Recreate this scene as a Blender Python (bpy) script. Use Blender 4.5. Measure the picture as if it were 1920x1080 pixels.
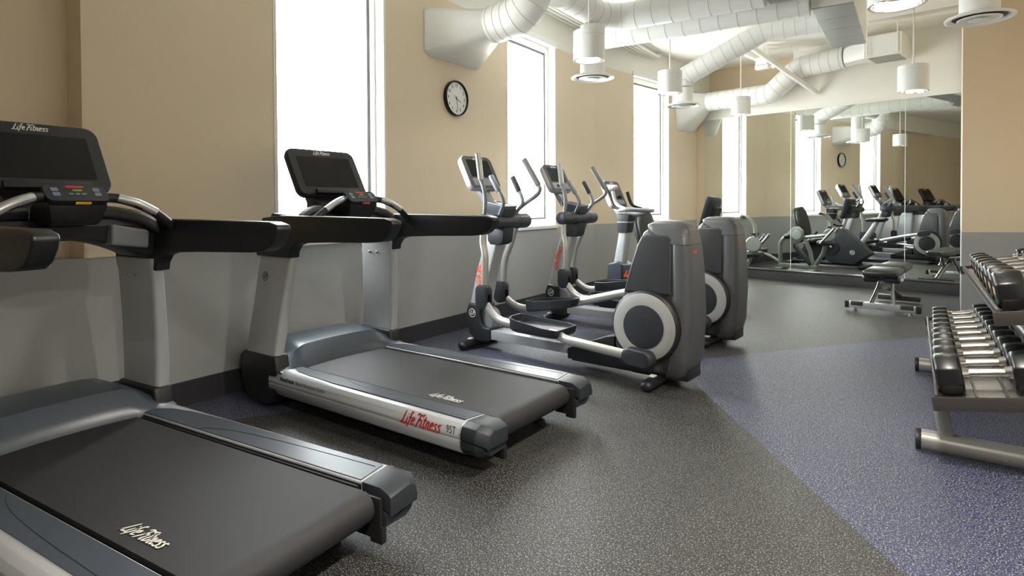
import bpy, bmesh, math, random
from mathutils import Vector, Matrix

for _o in list(bpy.data.objects):
    bpy.data.objects.remove(_o, do_unlink=True)
SC = bpy.context.scene
COL = SC.collection
PI = math.pi
random.seed(7)

# ------------------------------------------------------------------ camera
CAM_H = 1.10
YAW, PITCH, ROLL = 0.5942, 0.0163, 0.0048
cam_d = bpy.data.cameras.new('camera')
cam_d.sensor_width = 36.0
cam_d.lens = 1115.74 / 1920 * 36.0
cam_d.shift_y = -(540 - 402.18) / 1920
cam_d.clip_start = 0.05
cam = bpy.data.objects.new('camera', cam_d)
COL.objects.link(cam)
_r = Vector((1, 0, 0)); _f = Vector((0, math.cos(PITCH), -math.sin(PITCH))); _u = Vector((0, math.sin(PITCH), math.cos(PITCH)))
_right = _r * math.cos(ROLL) - _u * math.sin(ROLL)
_up = _r * math.sin(ROLL) + _u * math.cos(ROLL)
_m = Matrix((_right, _up, -_f)).transposed()
cam.matrix_world = Matrix.Translation((0, 0, CAM_H)) @ Matrix.Rotation(YAW, 4, 'Z') @ _m.to_4x4()
SC.camera = cam

# ------------------------------------------------------------------ world, exposure
SKY = 13.0
LAMP = 9.0
SC.view_settings.view_transform = 'Standard'
SC.view_settings.look = 'None'
SC.view_settings.gamma = 1.0
SC.view_settings.use_curve_mapping = False
SC.cycles.max_bounces = 16
SC.cycles.diffuse_bounces = 9
SC.view_settings.exposure = 1.45
wd = bpy.data.worlds.new('overcast_sky'); SC.world = wd; wd.use_nodes = True
_bg = wd.node_tree.nodes['Background']
_bg.inputs['Color'].default_value = (0.95, 0.975, 1.0, 1)
_bg.inputs['Strength'].default_value = SKY
_wn = wd.node_tree
_tc = _wn.nodes.new('ShaderNodeTexCoord'); _sp = _wn.nodes.new('ShaderNodeSeparateXYZ'); _rp = _wn.nodes.new('ShaderNodeValToRGB')
_mr = _wn.nodes.new('ShaderNodeMapRange'); _mr.inputs[1].default_value = -1; _mr.inputs[2].default_value = 1
_wn.links.new(_tc.outputs['Generated'], _sp.inputs[0]); _wn.links.new(_sp.outputs['Z'], _mr.inputs[0]); _wn.links.new(_mr.outputs[0], _rp.inputs[0])
_rp.color_ramp.elements[0].position = 0.47; _rp.color_ramp.elements[0].color = (0.46, 0.46, 0.45, 1)
_rp.color_ramp.elements[1].position = 0.52; _rp.color_ramp.elements[1].color = (0.95, 0.975, 1.0, 1)
_wn.links.new(_rp.outputs[0], _bg.inputs['Color'])

# ------------------------------------------------------------------ materials
def lin(c):
    return tuple(((v / 255) / 12.92 if v / 255 <= 0.04045 else ((v / 255 + 0.055) / 1.055) ** 2.4) for v in c)

MATS = {}
def mat(name, col, rough=0.5, metal=0.0, bump=0.0, bscale=200.0, spec=0.5, var=0.0, vscale=3.0, coat=0.0, aniso=None):
    m = bpy.data.materials.new(name); m.use_nodes = True
    nt = m.node_tree; b = nt.nodes['Principled BSDF']
    c = lin(col)
    b.inputs['Base Color'].default_value = (*c, 1)
    b.inputs['Roughness'].default_value = rough
    b.inputs['Metallic'].default_value = metal
    b.inputs['Specular IOR Level'].default_value = spec
    b.inputs['Coat Weight'].default_value = coat
    if bump or var:
        tc = nt.nodes.new('ShaderNodeTexCoord')
    if bump:
        n = nt.nodes.new('ShaderNodeTexNoise'); n.inputs['Scale'].default_value = bscale; n.inputs['Detail'].default_value = 3
        bp = nt.nodes.new('ShaderNodeBump'); bp.inputs['Strength'].default_value = bump; bp.inputs['Distance'].default_value = 0.002
        nt.links.new(tc.outputs['Object'], n.inputs['Vector']); nt.links.new(n.outputs['Fac'], bp.inputs['Height'])
        nt.links.new(bp.outputs['Normal'], b.inputs['Normal'])
    if var:
        n = nt.nodes.new('ShaderNodeTexNoise'); n.inputs['Scale'].default_value = vscale; n.inputs['Detail'].default_value = 4
        mx = nt.nodes.new('ShaderNodeMix'); mx.data_type = 'RGBA'
        mx.inputs[6].default_value = (*[v * (1 - var) for v in c], 1)
        mx.inputs[7].default_value = (*[min(1, v * (1 + var)) for v in c], 1)
        nt.links.new(tc.outputs['Object'], n.inputs['Vector']); nt.links.new(n.outputs['Fac'], mx.inputs[0])
        nt.links.new(mx.outputs[2], b.inputs['Base Color'])
    MATS[name] = m
    return m

mat('beige_paint', (220, 205, 181), 0.65, bump=0.05, bscale=120, var=0.03, vscale=1.5)
mat('grey_paint', (158, 160, 160), 0.5, bump=0.05, bscale=120, var=0.03, vscale=2)
mat('white_paint', (230, 228, 222), 0.6, bump=0.03, bscale=90, var=0.01)
mat('ceiling_paint', (238, 236, 230), 0.75, bump=0.05, bscale=60)
mat('duct_white', (228, 229, 228), 0.35, var=0.015, vscale=4)
mat('duct_grey', (176, 177, 178), 0.35, metal=0.55)
mat('frame_white', (232, 233, 232), 0.4)
mat('sill_white', (236, 234, 228), 0.45)
mat('base_dark', (50, 50, 54), 0.45)
mat('ledge_dark', (58, 58, 58), 0.32)
mat('black_plastic', (23, 24, 26), 0.42, bump=0.12, bscale=900)
mat('charcoal_plastic', (40, 43, 48), 0.46, bump=0.1, bscale=900, spec=0.35)
mat('slate_plastic', (58, 65, 74), 0.36)
mat('slate_shell', (56, 64, 73), 0.3)
mat('grey_plastic', (118, 122, 126), 0.38)
mat('grey_shell', (74, 75, 77), 0.40)
mat('tower_dark', (47, 48, 51), 0.36)
mat('black_glossy', (10, 10, 11), 0.12)
mat('screen_glass', (6, 6, 6), 0.14, spec=0.25)
mat('silver_paint', (172, 175, 178), 0.35, metal=0.25)
mat('silver_metal', (196, 198, 200), 0.28, metal=0.75)
mat('arm_metal', (182, 182, 178), 0.34, metal=0.6)
mat('chrome', (205, 205, 203), 0.16, metal=1.0)
mat('steel_worn', (150, 148, 144), 0.27, metal=0.95, bump=0.25, bscale=350)
mat('belt_rubber', (31, 30, 32), 0.62, bump=0.35, bscale=700, var=0.12, vscale=5)
mat('rubber_black', (22, 22, 23), 0.45, bump=0.1, bscale=500)
mat('urethane', (20, 20, 21), 0.3, bump=0.05, bscale=150)
mat('vinyl_black', (30, 30, 30), 0.34, bump=0.08, bscale=400)
mat('rack_grey', (128, 126, 121), 0.38, metal=0.3)
mat('tray_dark', (66, 63, 60), 0.36, metal=0.4)
mat('tray_steel', (140, 137, 132), 0.4, metal=0.7, var=0.15, vscale=12)
mat('orange_ink', (232, 84, 40), 0.5)
mat('red_ink', (176, 44, 40), 0.5)
mat('white_ink', (226, 226, 222), 0.5)
mat('cream_ink', (205, 203, 190), 0.6)
mat('dark_ink', (70, 72, 74), 0.5)
mat('gold_ink', (176, 148, 98), 0.5)
mat('btn_red', (190, 40, 42), 0.4)
mat('btn_green', (90, 160, 70), 0.4)
mat('btn_blue', (112, 128, 148), 0.4)
mat('btn_yellow', (222, 172, 50), 0.4)
mat('btn_coral', (206, 88, 66), 0.4)
mat('btn_grey', (120, 124, 126), 0.4)
mat('disc_grey', (146, 146, 144), 0.5)
mat('duct_seam_shade', (196, 196, 193), 0.4)  # greyer than the duct: shading of the seams put into the colour
mat('sage_metal', (132, 138, 130), 0.35, metal=0.3)
mat('clock_face', (226, 227, 226), 0.35)
mat('black_ink', (24, 24, 26), 0.5)
mat('reflector', (215, 214, 210), 0.14, metal=1.0)
mat('grille_grey', (150, 149, 146), 0.5)
mat('label_white', (220, 220, 215), 0.5)

def special():
    # mirror
    m = bpy.data.materials.new('mirror_silver'); m.use_nodes = True; b = m.node_tree.nodes['Principled BSDF']
    b.inputs['Base Color'].default_value = (0.80, 0.835, 0.80, 1); b.inputs['Metallic'].default_value = 1; b.inputs['Roughness'].default_value = 0.0
    MATS['mirror_silver'] = m
    # window glass: clear sheet with a weak reflection
    m = bpy.data.materials.new('window_glass'); m.use_nodes = True; nt = m.node_tree
    nt.nodes.remove(nt.nodes['Principled BSDF']); out = nt.nodes['Material Output']
    t = nt.nodes.new('ShaderNodeBsdfTransparent'); g = nt.nodes.new('ShaderNodeBsdfGlossy'); g.inputs['Roughness'].default_value = 0.02
    t.inputs['Color'].default_value = (0.97, 0.99, 0.98, 1)
    mx = nt.nodes.new('ShaderNodeMixShader'); mx.inputs[0].default_value = 0.05
    nt.links.new(t.outputs[0], mx.inputs[1]); nt.links.new(g.outputs[0], mx.inputs[2]); nt.links.new(mx.outputs[0], out.inputs[0])
    MATS['window_glass'] = m
    # lamp
    m = bpy.data.materials.new('lamp_glow'); m.use_nodes = True; b = m.node_tree.nodes['Principled BSDF']
    b.inputs['Emission Color'].default_value = (1, 0.93, 0.82, 1); b.inputs['Emission Strength'].default_value = 3.0
    MATS['lamp_glow'] = m
    # speckled rubber floor: two colours split by a straight seam and a gently curved seam
    m = bpy.data.materials.new('rubber_floor'); m.use_nodes = True; nt = m.node_tree; b = nt.nodes['Principled BSDF']
    N = nt.nodes.new; L = nt.links.new
    tc = N('ShaderNodeTexCoord'); sp = N('ShaderNodeSeparateXYZ'); L(tc.outputs['Object'], sp.inputs[0])
    def M(op, a, bb=None):
        n = N('ShaderNodeMath'); n.operation = op
        for i, v in enumerate((a, bb)):
            if v is None: continue
            if isinstance(v, (int, float)): n.inputs[i].default_value = v
            else: L(v, n.inputs[i])
        return n.outputs[0]
    X, Y = sp.outputs['X'], sp.outputs['Y']
    dx = M('ADD', X, 1.388)
    d1 = M('SUBTRACT', Y, M('SUBTRACT', 4.024, M('MULTIPLY', dx, 1.407)))
    q = M('SUBTRACT', M('MULTIPLY', dx, 1.40), M('MULTIPLY', M('MULTIPLY', dx, dx), 0.08))
    d2 = M('SUBTRACT', Y, M('ADD', q, 4.024))
    blue = M('LESS_THAN', M('MULTIPLY', d1, d2), 0.0)
    def specks(scale, lo, hi):
        n = N('ShaderNodeTexNoise'); n.inputs['Scale'].default_value = scale; n.inputs['Detail'].default_value = 2.0; n.inputs['Roughness'].default_value = 0.6
        L(tc.outputs['Object'], n.inputs['Vector'])
        r = N('ShaderNodeMapRange'); r.inputs[1].default_value = lo; r.inputs[2].default_value = hi
        L(n.outputs['Fac'], r.inputs[0]); return r.outputs[0]
    s1 = specks(165, 0.585, 0.61)
    s2 = specks(270, 0.59, 0.62)
    sk = M('MAXIMUM', s1, M('MULTIPLY', s2, 0.7))
    base = N('ShaderNodeMix'); base.data_type = 'RGBA'; L(blue, base.inputs[0])
    base.inputs[6].default_value = (*lin((23, 23, 22)), 1); base.inputs[7].default_value = (*lin((25, 37, 70)), 1)
    flk = N('ShaderNodeMix'); flk.data_type = 'RGBA'; L(blue, flk.inputs[0])
    flk.inputs[6].default_value = (*lin((128, 127, 124)), 1); flk.inputs[7].default_value = (*lin((158, 154, 145)), 1)
    mx = N('ShaderNodeMix'); mx.data_type = 'RGBA'; L(sk, mx.inputs[0]); L(base.outputs[2], mx.inputs[6]); L(flk.outputs[2], mx.inputs[7])
    L(mx.outputs[2], b.inputs['Base Color'])
    b.inputs['Roughness'].default_value = 0.5; b.inputs['Specular IOR Level'].default_value = 0.34
    n = N('ShaderNodeTexNoise'); n.inputs['Scale'].default_value = 240; n.inputs['Detail'].default_value = 3
    L(tc.outputs['Object'], n.inputs['Vector'])
    bp = N('ShaderNodeBump'); bp.inputs['Strength'].default_value = 0.25; bp.inputs['Distance'].default_value = 0.002
    L(n.outputs['Fac'], bp.inputs['Height']); L(bp.outputs['Normal'], b.inputs['Normal'])
    MATS['rubber_floor'] = m
special()

# ------------------------------------------------------------------ mesh helpers
class MB:
    def __init__(s):
        s.v = []; s.f = []; s.mi = []
    def add(s, vs, fs, mi=0):
        o = len(s.v); s.v += [tuple(p) for p in vs]
        for f in fs: s.f.append(tuple(i + o for i in f)); s.mi.append(mi)
        return s
    def box(s, a, b, mi=0):
        x0, y0, z0 = [min(a[i], b[i]) for i in range(3)]; x1, y1, z1 = [max(a[i], b[i]) for i in range(3)]
        return s.add([(x0, y0, z0), (x1, y0, z0), (x1, y1, z0), (x0, y1, z0), (x0, y0, z1), (x1, y0, z1), (x1, y1, z1), (x0, y1, z1)],
                     [(3, 2, 1, 0), (4, 5, 6, 7), (0, 1, 5, 4), (1, 2, 6, 5), (2, 3, 7, 6), (3, 0, 4, 7)], mi)
    def obox(s, o, ax, ay, az, mi=0):           # box from corner o spanned by three vectors
        o, ax, ay, az = map(Vector, (o, ax, ay, az))
        return s.add([o, o + ax, o + ax + ay, o + ay, o + az, o + ax + az, o + ax + ay + az, o + ay + az],
                     [(3, 2, 1, 0), (4, 5, 6, 7), (0, 1, 5, 4), (1, 2, 6, 5), (2, 3, 7, 6), (3, 0, 4, 7)], mi)
    def loft(s, rings, cap=True, closed=True, mi=0):
        n = len(rings[0]); vs = [p for r in rings for p in r]; fs = []
        for i in range(len(rings) - 1):
            for j in range(n if closed else n - 1):
                k = (j + 1) % n
                fs.append((i * n + j, i * n + k, (i + 1) * n + k, (i + 1) * n + j))
        if cap and closed:
            fs.append(tuple(range(n - 1, -1, -1))); fs.append(tuple((len(rings) - 1) * n + j for j in range(n)))
        return s.add(vs, fs, mi)
    def prism(s, poly, a, b, axis='y', mi=0):   # polygon (l,z) extruded along w, or (l,w) along z, or (w,z) along l
        def p3(p, t):
            return {'y': (p[0], t, p[1]), 'z': (p[0], p[1], t), 'x': (t, p[0], p[1])}[axis]
        return s.loft([[p3(p, a) for p in poly], [p3(p, b) for p in poly]], mi=mi)
    def tube(s, path, r, n=12, sub=0, cap=True, mi=0, flat=None, up=None):
        P = [Vector(p) for p in path]; R = list(r) if isinstance(r, (list, tuple)) else [r] * len(P)
        if sub and len(P) > 2:
            Q = []; RR = []
            for i in range(len(P) - 1):
                p0 = P[max(i - 1, 0)]; p1 = P[i]; p2 = P[i + 1]; p3 = P[min(i + 2, len(P) - 1)]
                for k in range(sub):
                    t = k / sub
                    Q.append(0.5 * ((2 * p1) + (-p0 + p2) * t + (2 * p0 - 5 * p1 + 4 * p2 - p3) * t * t + (-p0 + 3 * p1 - 3 * p2 + p3) * t ** 3))
                    RR.append(R[i] * (1 - t) + R[i + 1] * t)
            Q.append(P[-1]); RR.append(R[-1]); P, R = Q, RR
        T = []
        for i in range(len(P)):
            a = P[max(i - 1, 0)]; b = P[min(i + 1, len(P) - 1)]; T.append((b - a).normalized())
        ref = Vector(up) if up else (Vector((0, 0, 1)) if abs(T[0].z) < 0.9 else Vector((0, 1, 0)))
        N0 = (ref - T[0] * ref.dot(T[0])).normalized(); rings = []
        for i in range(len(P)):
            if i:
                N0 = N0 - T[i] * N0.dot(T[i]); N0.normalize()
            B = T[i].cross(N0)
            fl = flat if flat else 1.0
            rings.append([P[i] + (N0 * math.cos(2 * PI * k / n) + B * math.sin(2 * PI * k / n) * fl) * R[i] for k in range(n)])
        return s.loft(rings, cap=cap, mi=mi)
    def lathe(s, prof, c=(0, 0, 0), axis='z', n=24, cap=True, mi=0):   # prof: (r, h)
        rings = []
        for r, h in prof:
            ring = []
            for k in range(n):
                a = 2 * PI * k / n; ca, sa = math.cos(a) * r, math.sin(a) * r
                p = {'z': (ca, sa, h), 'y': (sa, h, ca), 'x': (h, ca, sa)}[axis]
                ring.append((p[0] + c[0], p[1] + c[1], p[2] + c[2]))
            rings.append(ring)
        return s.loft(rings, cap=cap, mi=mi)
    def sphere(s, c, r, n=12, m=8, sc=(1, 1, 1), mi=0):
        rings = []
        for i in range(1, m):
            t = PI * i / m
            rings.append([(c[0] + sc[0] * r * math.sin(t) * math.cos(2 * PI * k / n), c[1] + sc[1] * r * math.sin(t) * math.sin(2 * PI * k / n), c[2] - sc[2] * r * math.cos(t)) for k in range(n)])
        return s.loft(rings, mi=mi)

def build(name, mb, mats, parent=None, bevel=0.0, seg=2, smooth=38, loc=None, rotz=None, bang=25):
    me = bpy.data.meshes.new(name)
    me.from_pydata(mb.v, [], mb.f)
    bm = bmesh.new(); bm.from_mesh(me)
    ly = bm.faces.ensure_lookup_table()
    for i, f in enumerate(bm.faces): f.material_index = mb.mi[i]
    bmesh.ops.recalc_face_normals(bm, faces=bm.faces)
    if bevel:
        bmesh.ops.remove_doubles(bm, verts=bm.verts, dist=1e-5)
        es = [e for e in bm.edges if len(e.link_faces) == 2 and e.calc_face_angle(0) > math.radians(bang)]
        bmesh.ops.bevel(bm, geom=es, offset=bevel, segments=seg, profile=0.6, affect='EDGES', clamp_overlap=True)
    bm.to_mesh(me); bm.free()
    if isinstance(mats, str): mats = [mats]
    for m in mats: me.materials.append(MATS[m])
    if smooth:
        me.shade_smooth(); me.set_sharp_from_angle(angle=math.radians(smooth))
    o = bpy.data.objects.new(name, me); COL.objects.link(o)
    if parent: o.parent = parent
    if loc: o.location = loc
    if rotz is not None: o.rotation_euler.z = rotz
    return o

def thing(name, label, cat, loc=(0, 0, 0), deg=0, group=None):
    o = bpy.data.objects.new(name, None); COL.objects.link(o)
    o.empty_display_size = 0.1
    o.location = loc; o.rotation_euler.z = math.radians(deg)
    o['label'] = label; o['category'] = cat
    if group: o['group'] = group
    return o
def tag(o, label, cat, group=None):
    o['label'] = label; o['category'] = cat
    if group: o['group'] = group
    return o
def struct(o, label=None):
    o['kind'] = 'structure'
    if label: o['label'] = label
    return o
def copy_tree(o, parent=None):
    c = o.copy(); COL.objects.link(c); c.parent = parent
    for ch in list(o.children): copy_tree(ch, c)
    return c

def rrect(w, h, r, n=5, cx=0, cy=0):
    pts = []
    for (sx, sy, a0) in ((1, 1, 0), (-1, 1, 90), (-1, -1, 180), (1, -1, 270)):
        for k in range(n + 1):
            a = math.radians(a0 + 90 * k / n)
            pts.append((cx + sx * (w / 2 - r) + r * math.cos(a), cy + sy * (h / 2 - r) + r * math.sin(a)))
    return pts

_TXT = {}
STROKES = {
 'L': (.50, [[(.34, 1.02), (.24, .55), (.14, .14), (-.04, -.04)], [(-.06, -.02), (.14, .06), (.36, .0), (.60, .10)]]),
 'i': (.22, [[(.10, .56), (.05, .14), (.12, .0), (.21, .06)], [(.13, .76), (.17, .82)]]),
 'f': (.29, [[(.36, .90), (.27, 1.0), (.17, .84), (.10, .20), (-.02, -.28)], [(.0, .50), (.30, .56)]]),
 'e': (.37, [[(.07, .28), (.28, .38), (.27, .54), (.13, .54), (.04, .28), (.13, .03), (.36, .12)]]),
 'F': (.46, [[(-.02, .86), (.18, 1.0), (.46, .90), (.80, 1.02)], [(.34, .92), (.22, .42), (.06, -.10)], [(.10, .48), (.32, .50), (.50, .60)]]),
 't': (.30, [[(.17, .92), (.09, .18), (.17, .0), (.29, .08)], [(-.02, .60), (.36, .65)]]),
 'n': (.40, [[(.07, .56), (.02, .0)], [(.04, .32), (.20, .56), (.29, .48), (.25, .10), (.33, .0), (.40, .06)]]),
 's': (.35, [[(.34, .50), (.18, .57), (.08, .43), (.25, .24), (.20, .03), (-.02, .04)]]),
}
def script_mesh(width):
    if ('script', width) in _TXT: return _TXT[('script', width)]
    x = 0; mb = MB()
    for k, ch in enumerate('LifeFitness'):
        adv, sts = STROKES[ch]
        for st in sts:
            P = [Vector((p[0] + x + p[1] * .30, p[1], 0)) for p in st]; Q = []
            for i in range(len(P) - 1):
                p0, p1, p2, p3 = P[max(i - 1, 0)], P[i], P[i + 1], P[min(i + 2, len(P) - 1)]
                for j in range(4):
                    t = j / 4; Q.append(0.5 * ((2 * p1) + (-p0 + p2) * t + (2 * p0 - 5 * p1 + 4 * p2 - p3) * t * t + (-p0 + 3 * p1 - 3 * p2 + p3) * t ** 3))
            Q.append(P[-1]); L = []; R = []
            for i, q in enumerate(Q):
                d = (Q[min(i + 1, len(Q) - 1)] - Q[max(i - 1, 0)]).normalized(); n = Vector((-d.y, d.x, 0))
                w = .062 * (1.15 - .5 * abs(2 * i / (len(Q) - 1) - 1) ** 3)
                L.append(q + n * w); R.append(q - n * w)
            vs = L + R; m = len(Q)
            mb.add(vs, [(i, m + i, m + i + 1, i + 1) for i in range(m - 1)])
        x += adv + (.14 if ch == 'e' and k == 3 else .03)
    k = width / (x + .25); off = x / 2 + .12
    me = bpy.data.meshes.new('lettering'); me.from_pydata([((v[0] - off) * k, (v[1] - .45) * k, .0006) for v in mb.v], [], mb.f)
    _TXT[('script', width)] = me
    return me
def text_mesh(s, size, shear=0.0, bold=0.0, width=None):
    key = (s, size, shear, bold, width)
    if key in _TXT: return _TXT[key]
    cu = bpy.data.curves.new('lettering', 'FONT'); cu.body = s; cu.size = size; cu.shear = shear; cu.offset = bold
    cu.extrude = 0.0004; cu.resolution_u = 3; cu.align_x = 'CENTER'; cu.align_y = 'CENTER'
    ob = bpy.data.objects.new('lettering', cu); COL.objects.link(ob)
    dg = bpy.context.evaluated_depsgraph_get()
    me = bpy.data.meshes.new_from_object(ob.evaluated_get(dg))
    bpy.data.objects.remove(ob, do_unlink=True); bpy.data.curves.remove(cu)
    if width:
        xs = [v.co.x for v in me.vertices]; k = width / (max(xs) - min(xs)); c = (max(xs) + min(xs)) / 2
        for v in me.vertices: v.co.x = (v.co.x - c) * k
    me.name = 'lettering'
    _TXT[key] = me
    return me
def lettering(s, size, o, xd, yd, m, parent, shear=0.0, bold=0.0, width=None, name='lettering'):
    me = (script_mesh(width) if s == 'LifeFitness' else text_mesh(s, size, shear, bold, width)).copy(); me.materials.clear(); me.materials.append(MATS[m])
    ob = bpy.data.objects.new(name, me); COL.objects.link(ob)
    xd = Vector(xd).normalized(); yd = Vector(yd); yd = (yd - xd * yd.dot(xd)).normalized(); zd = xd.cross(yd)
    ob.parent = parent
    ob.matrix_local = Matrix.Translation(Vector(o)) @ Matrix((xd, yd, zd)).transposed().to_4x4()
    return ob
def emblem(o, xd, yd, r, m, parent):
    # ring with slanted initials
    xd = Vector(xd).normalized(); yd = Vector(yd).normalized(); zd = xd.cross(yd); o = Vector(o)
    mb = MB(); n = 28
    for k in range(n):
        a, b = 2 * PI * k / n, 2 * PI * (k + 1) / n
        q = [o + xd * math.cos(t) * rr + yd * math.sin(t) * rr + zd * 0.0008 for (t, rr) in ((a, r), (b, r), (b, r * .84), (a, r * .84))]
        mb.add(q, [(0, 1, 2, 3)])
    e = build('emblem', mb, m, parent, smooth=0)
    lettering('LF', r * 1.25, o + zd * 0.0008, xd, yd, m, e, shear=0.35, bold=r * 0.03, name='emblem_initials')
    return e

# ------------------------------------------------------------------ the room shell
WX = -3.335                       # window wall, first stretch, plane x = WX
Bp = Vector((-3.3354, 6.7802, 0)); D2 = Vector((.18262, .98318, 0)); N2 = Vector((.98318, -.18262, 0))   # second stretch, N2 into the room
MC = Vector((-2.8426, 9.4336, 0)); MD = Vector((.98213, -.18822, 0)); MN = Vector((-.18822, -.98213, 0))  # mirror wall
CEIL = 3.25; ZW = 0.8508; ZS = 0.885; ZT = 2.82; TH = 0.28
Zv = Vector((0, 0, 1))

def frame_pt(O, D, Nn):
    return lambda s, d, z: O + D * s + Nn * d + Zv * z     # along, into room, up

def wall_run(name, F, s0, s1, wins, head=2.86, niche=None, th=TH):
    # one wall built of blocks around its window openings; grey below, beige above, white spandrel on top
    mb = MB()
    def blk(a, b, z0, z1, mi, d0=-th, d1=0.0):
        p = F(a, d0, z0); mb.obox(p, F(b, d0, z0) - p, F(a, d1, z0) - p, F(a, d0, z1) - p, mi)
    blk(s0, s1, 0, ZW, 0)
    cuts = [s0] + [v for w in wins for v in w] + [s1]
    for i in range(0, len(cuts), 2):
        a, b = cuts[i], cuts[i + 1]
        if niche and a <= niche[0] and niche[1] <= b:
            blk(niche[1], 1.688, ZW, head, 1, 0.0, .006); blk(a, niche[0], ZW, head, 1); blk(niche[0], niche[1], ZW, head, 1, -th, -niche[2]); blk(niche[1], b, ZW, head, 1)
        else:
            blk(a, b, ZW, head, 1)
    blk(s0, s1, head, CEIL, 2)
    return struct(build(name, mb, ['grey_paint', 'beige_paint', 'white_paint'], smooth=0))

F1 = frame_pt(Vector((WX, 0, 0)), Vector((0, 1, 0)), Vector((1, 0, 0)))
F2 = frame_pt(Bp, D2, N2)
FM = frame_pt(MC, MD, MN)
wall_run('wall_left', F1, -3.6, 6.7802, [(2.288, 3.207), (4.867, 5.800)], niche=(-0.6, 1.225, 0.163))
wall_run('wall_left_far', F2, 0.0, 3.3, [(0.8997, 1.82)])

def window(n, F, a, b, label):
    root = bpy.data.objects.new('window_%d' % n, None); COL.objects.link(root); struct(root, label)
    root.location = F((a + b) / 2, 0, ZW)
    inv = Matrix.Translation(-root.location)
    def put(nm, mb, m, bevel=0.0):
        o = build(nm, mb, m, root, bevel=bevel, smooth=0); o.matrix_parent_inverse = inv; return o
    def bx(mb, s0, s1, d0, d1, z0, z1):
        p = F(s0, d0, z0); mb.obox(p, F(s1, d0, z0) - p, F(s0, d1, z0) - p, F(s0, d0, z1) - p)
    zt = 2.86
    f = MB()
    bx(f, a, a + .05, -.15, -.085, ZS, zt); bx(f, b - .05, b, -.15, -.085, ZS, zt)
    bx(f, a + .05, b - .05, -.15, -.085, zt - .07, zt); bx(f, a + .05, b - .05, -.15, -.085, ZS, ZS + .055)
    put('window_frame', f, 'frame_white', .003)
    s = MB()
    bx(s, a + .05, a + .075, -.13, -.10, ZS + .055, zt - .07); bx(s, b - .075, b - .05, -.13, -.10, ZS + .055, zt - .07)
    bx(s, a + .075, b - .075, -.13, -.10, zt - .095, zt - .07); bx(s, a + .075, b - .075, -.13, -.10, ZS + .055, ZS + .075)
    put('sash', s, 'grey_plastic', .002)
    g = MB(); bx(g, a + .07, b - .07, -.118, -.112, ZS + .07, zt - .09); put('pane', g, 'window_glass')
    sl = MB(); bx(sl, a, b, -.16, .0, ZW + .0005, ZS); bx(sl, a - .03, b + .03, .0, .022, ZW - .012, ZS - .012)
    put('window_sill', sl, 'sill_white', .003)
    for (s0, s1) in ((a, a + .004), (b - .004, b)):
        jl = MB(); bx(jl, s0, s1, -.085, .0, ZS, zt); put('jamb_liner', jl, 'frame_white')
    cs = MB()
    for (s0, s1) in ((a - .02, a), (b, b + .02)): bx(cs, s0, s1, .0, .004, ZS, zt - .01)
    put('corner_bead', cs, 'white_paint')
    hd = MB(); bx(hd, a - .03, b + .03, .0, .02, zt - .012, zt + .05); put('head_trim', hd, 'frame_white', .003)
    lt = bpy.data.lights.new('sky_portal', 'AREA'); lt.shape = 'RECTANGLE'; lt.size = b - a; lt.size_y = zt - ZS
    lt.cycles.is_portal = True
    lo = bpy.data.objects.new('sky_portal', lt); COL.objects.link(lo)
    c = F((a + b) / 2, -.2, (zt + ZS) / 2); nrm = F(0, 1, 0) - F(0, 0, 0)
    zd = -nrm; xd = Zv.cross(zd).normalized(); yd = zd.cross(xd)
    lo.matrix_world = Matrix.Translation(c) @ Matrix((xd, yd, zd)).transposed().to_4x4()
window(1, F1, 2.288, 3.207, 'tall white framed window behind the treadmill consoles')
window(2, F1, 4.867, 5.800, 'tall white framed window right of the round clock')
window(3, F2, 0.8997, 1.82, 'tall white framed window nearest the mirror wall')

# back wall: lower leaf carries the mirror, upper wall stands further back beyond it
mb = MB()
def fb(mb, F, s0, s1, d0, d1, z0, z1, mi=0):
    p = F(s0, d0, z0); mb.obox(p, F(s1, d0, z0) - p, F(s0, d1, z0) - p, F(s0, d0, z1) - p, mi)
fb(mb, FM, -.05, 5.4, -.42, 0, 0, 2.40, 0)
fb(mb, FM, -.05, 1.45, -.42, -.012, 2.40, 2.80, 1)
fb(mb, FM, 1.45, 5.4, -.42, -.012, 2.40, CEIL, 1)
struct(build('wall_back', mb, ['beige_paint', 'white_paint'], smooth=0))
mb = MB(); fb(mb, FM, -.5, 5.4, -.62, -.42, 0, CEIL, 0)
struct(build('wall_back_upper', mb, ['beige_paint'], smooth=0))
mb = MB(); fb(mb, FM, 0.0, 3.62, 0, .055, 0, .138, 0); fb(mb, FM, 0.0, 3.62, 0, .07, .138, .156, 0)
struct(build('baseboard_back', mb, ['ledge_dark'], bevel=.006))
mir = thing('wall_mirror', 'large wall mirror of three panels reflecting the whole gym', 'mirror', FM(0, 0, 0))
minv = Matrix.Translation(-mir.location)
for (a, b) in ((.132, 1.4265), (1.4305, 2.798), (2.802, 3.60)):
    mb = MB(); fb(mb, FM, a, b, .001, .008, .157, 2.397)
    o = build('mirror_panel', mb, 'mirror_silver', mir, bevel=.0012, seg=1, smooth=0); o.matrix_parent_inverse = minv
for a in (1.4285, 2.800):
    mb = MB(); fb(mb, FM, a - .002, a + .002, .001, .0095, .157, 2.397)
    o = build('panel_joint', mb, 'frame_white', mir, smooth=0); o.matrix_parent_inverse = minv
mb = MB(); fb(mb, FM, .10, 3.62, -.012, .014, 2.397, 2.41)
struct(build('trim_1', mb, ['frame_white'], smooth=0))

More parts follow.
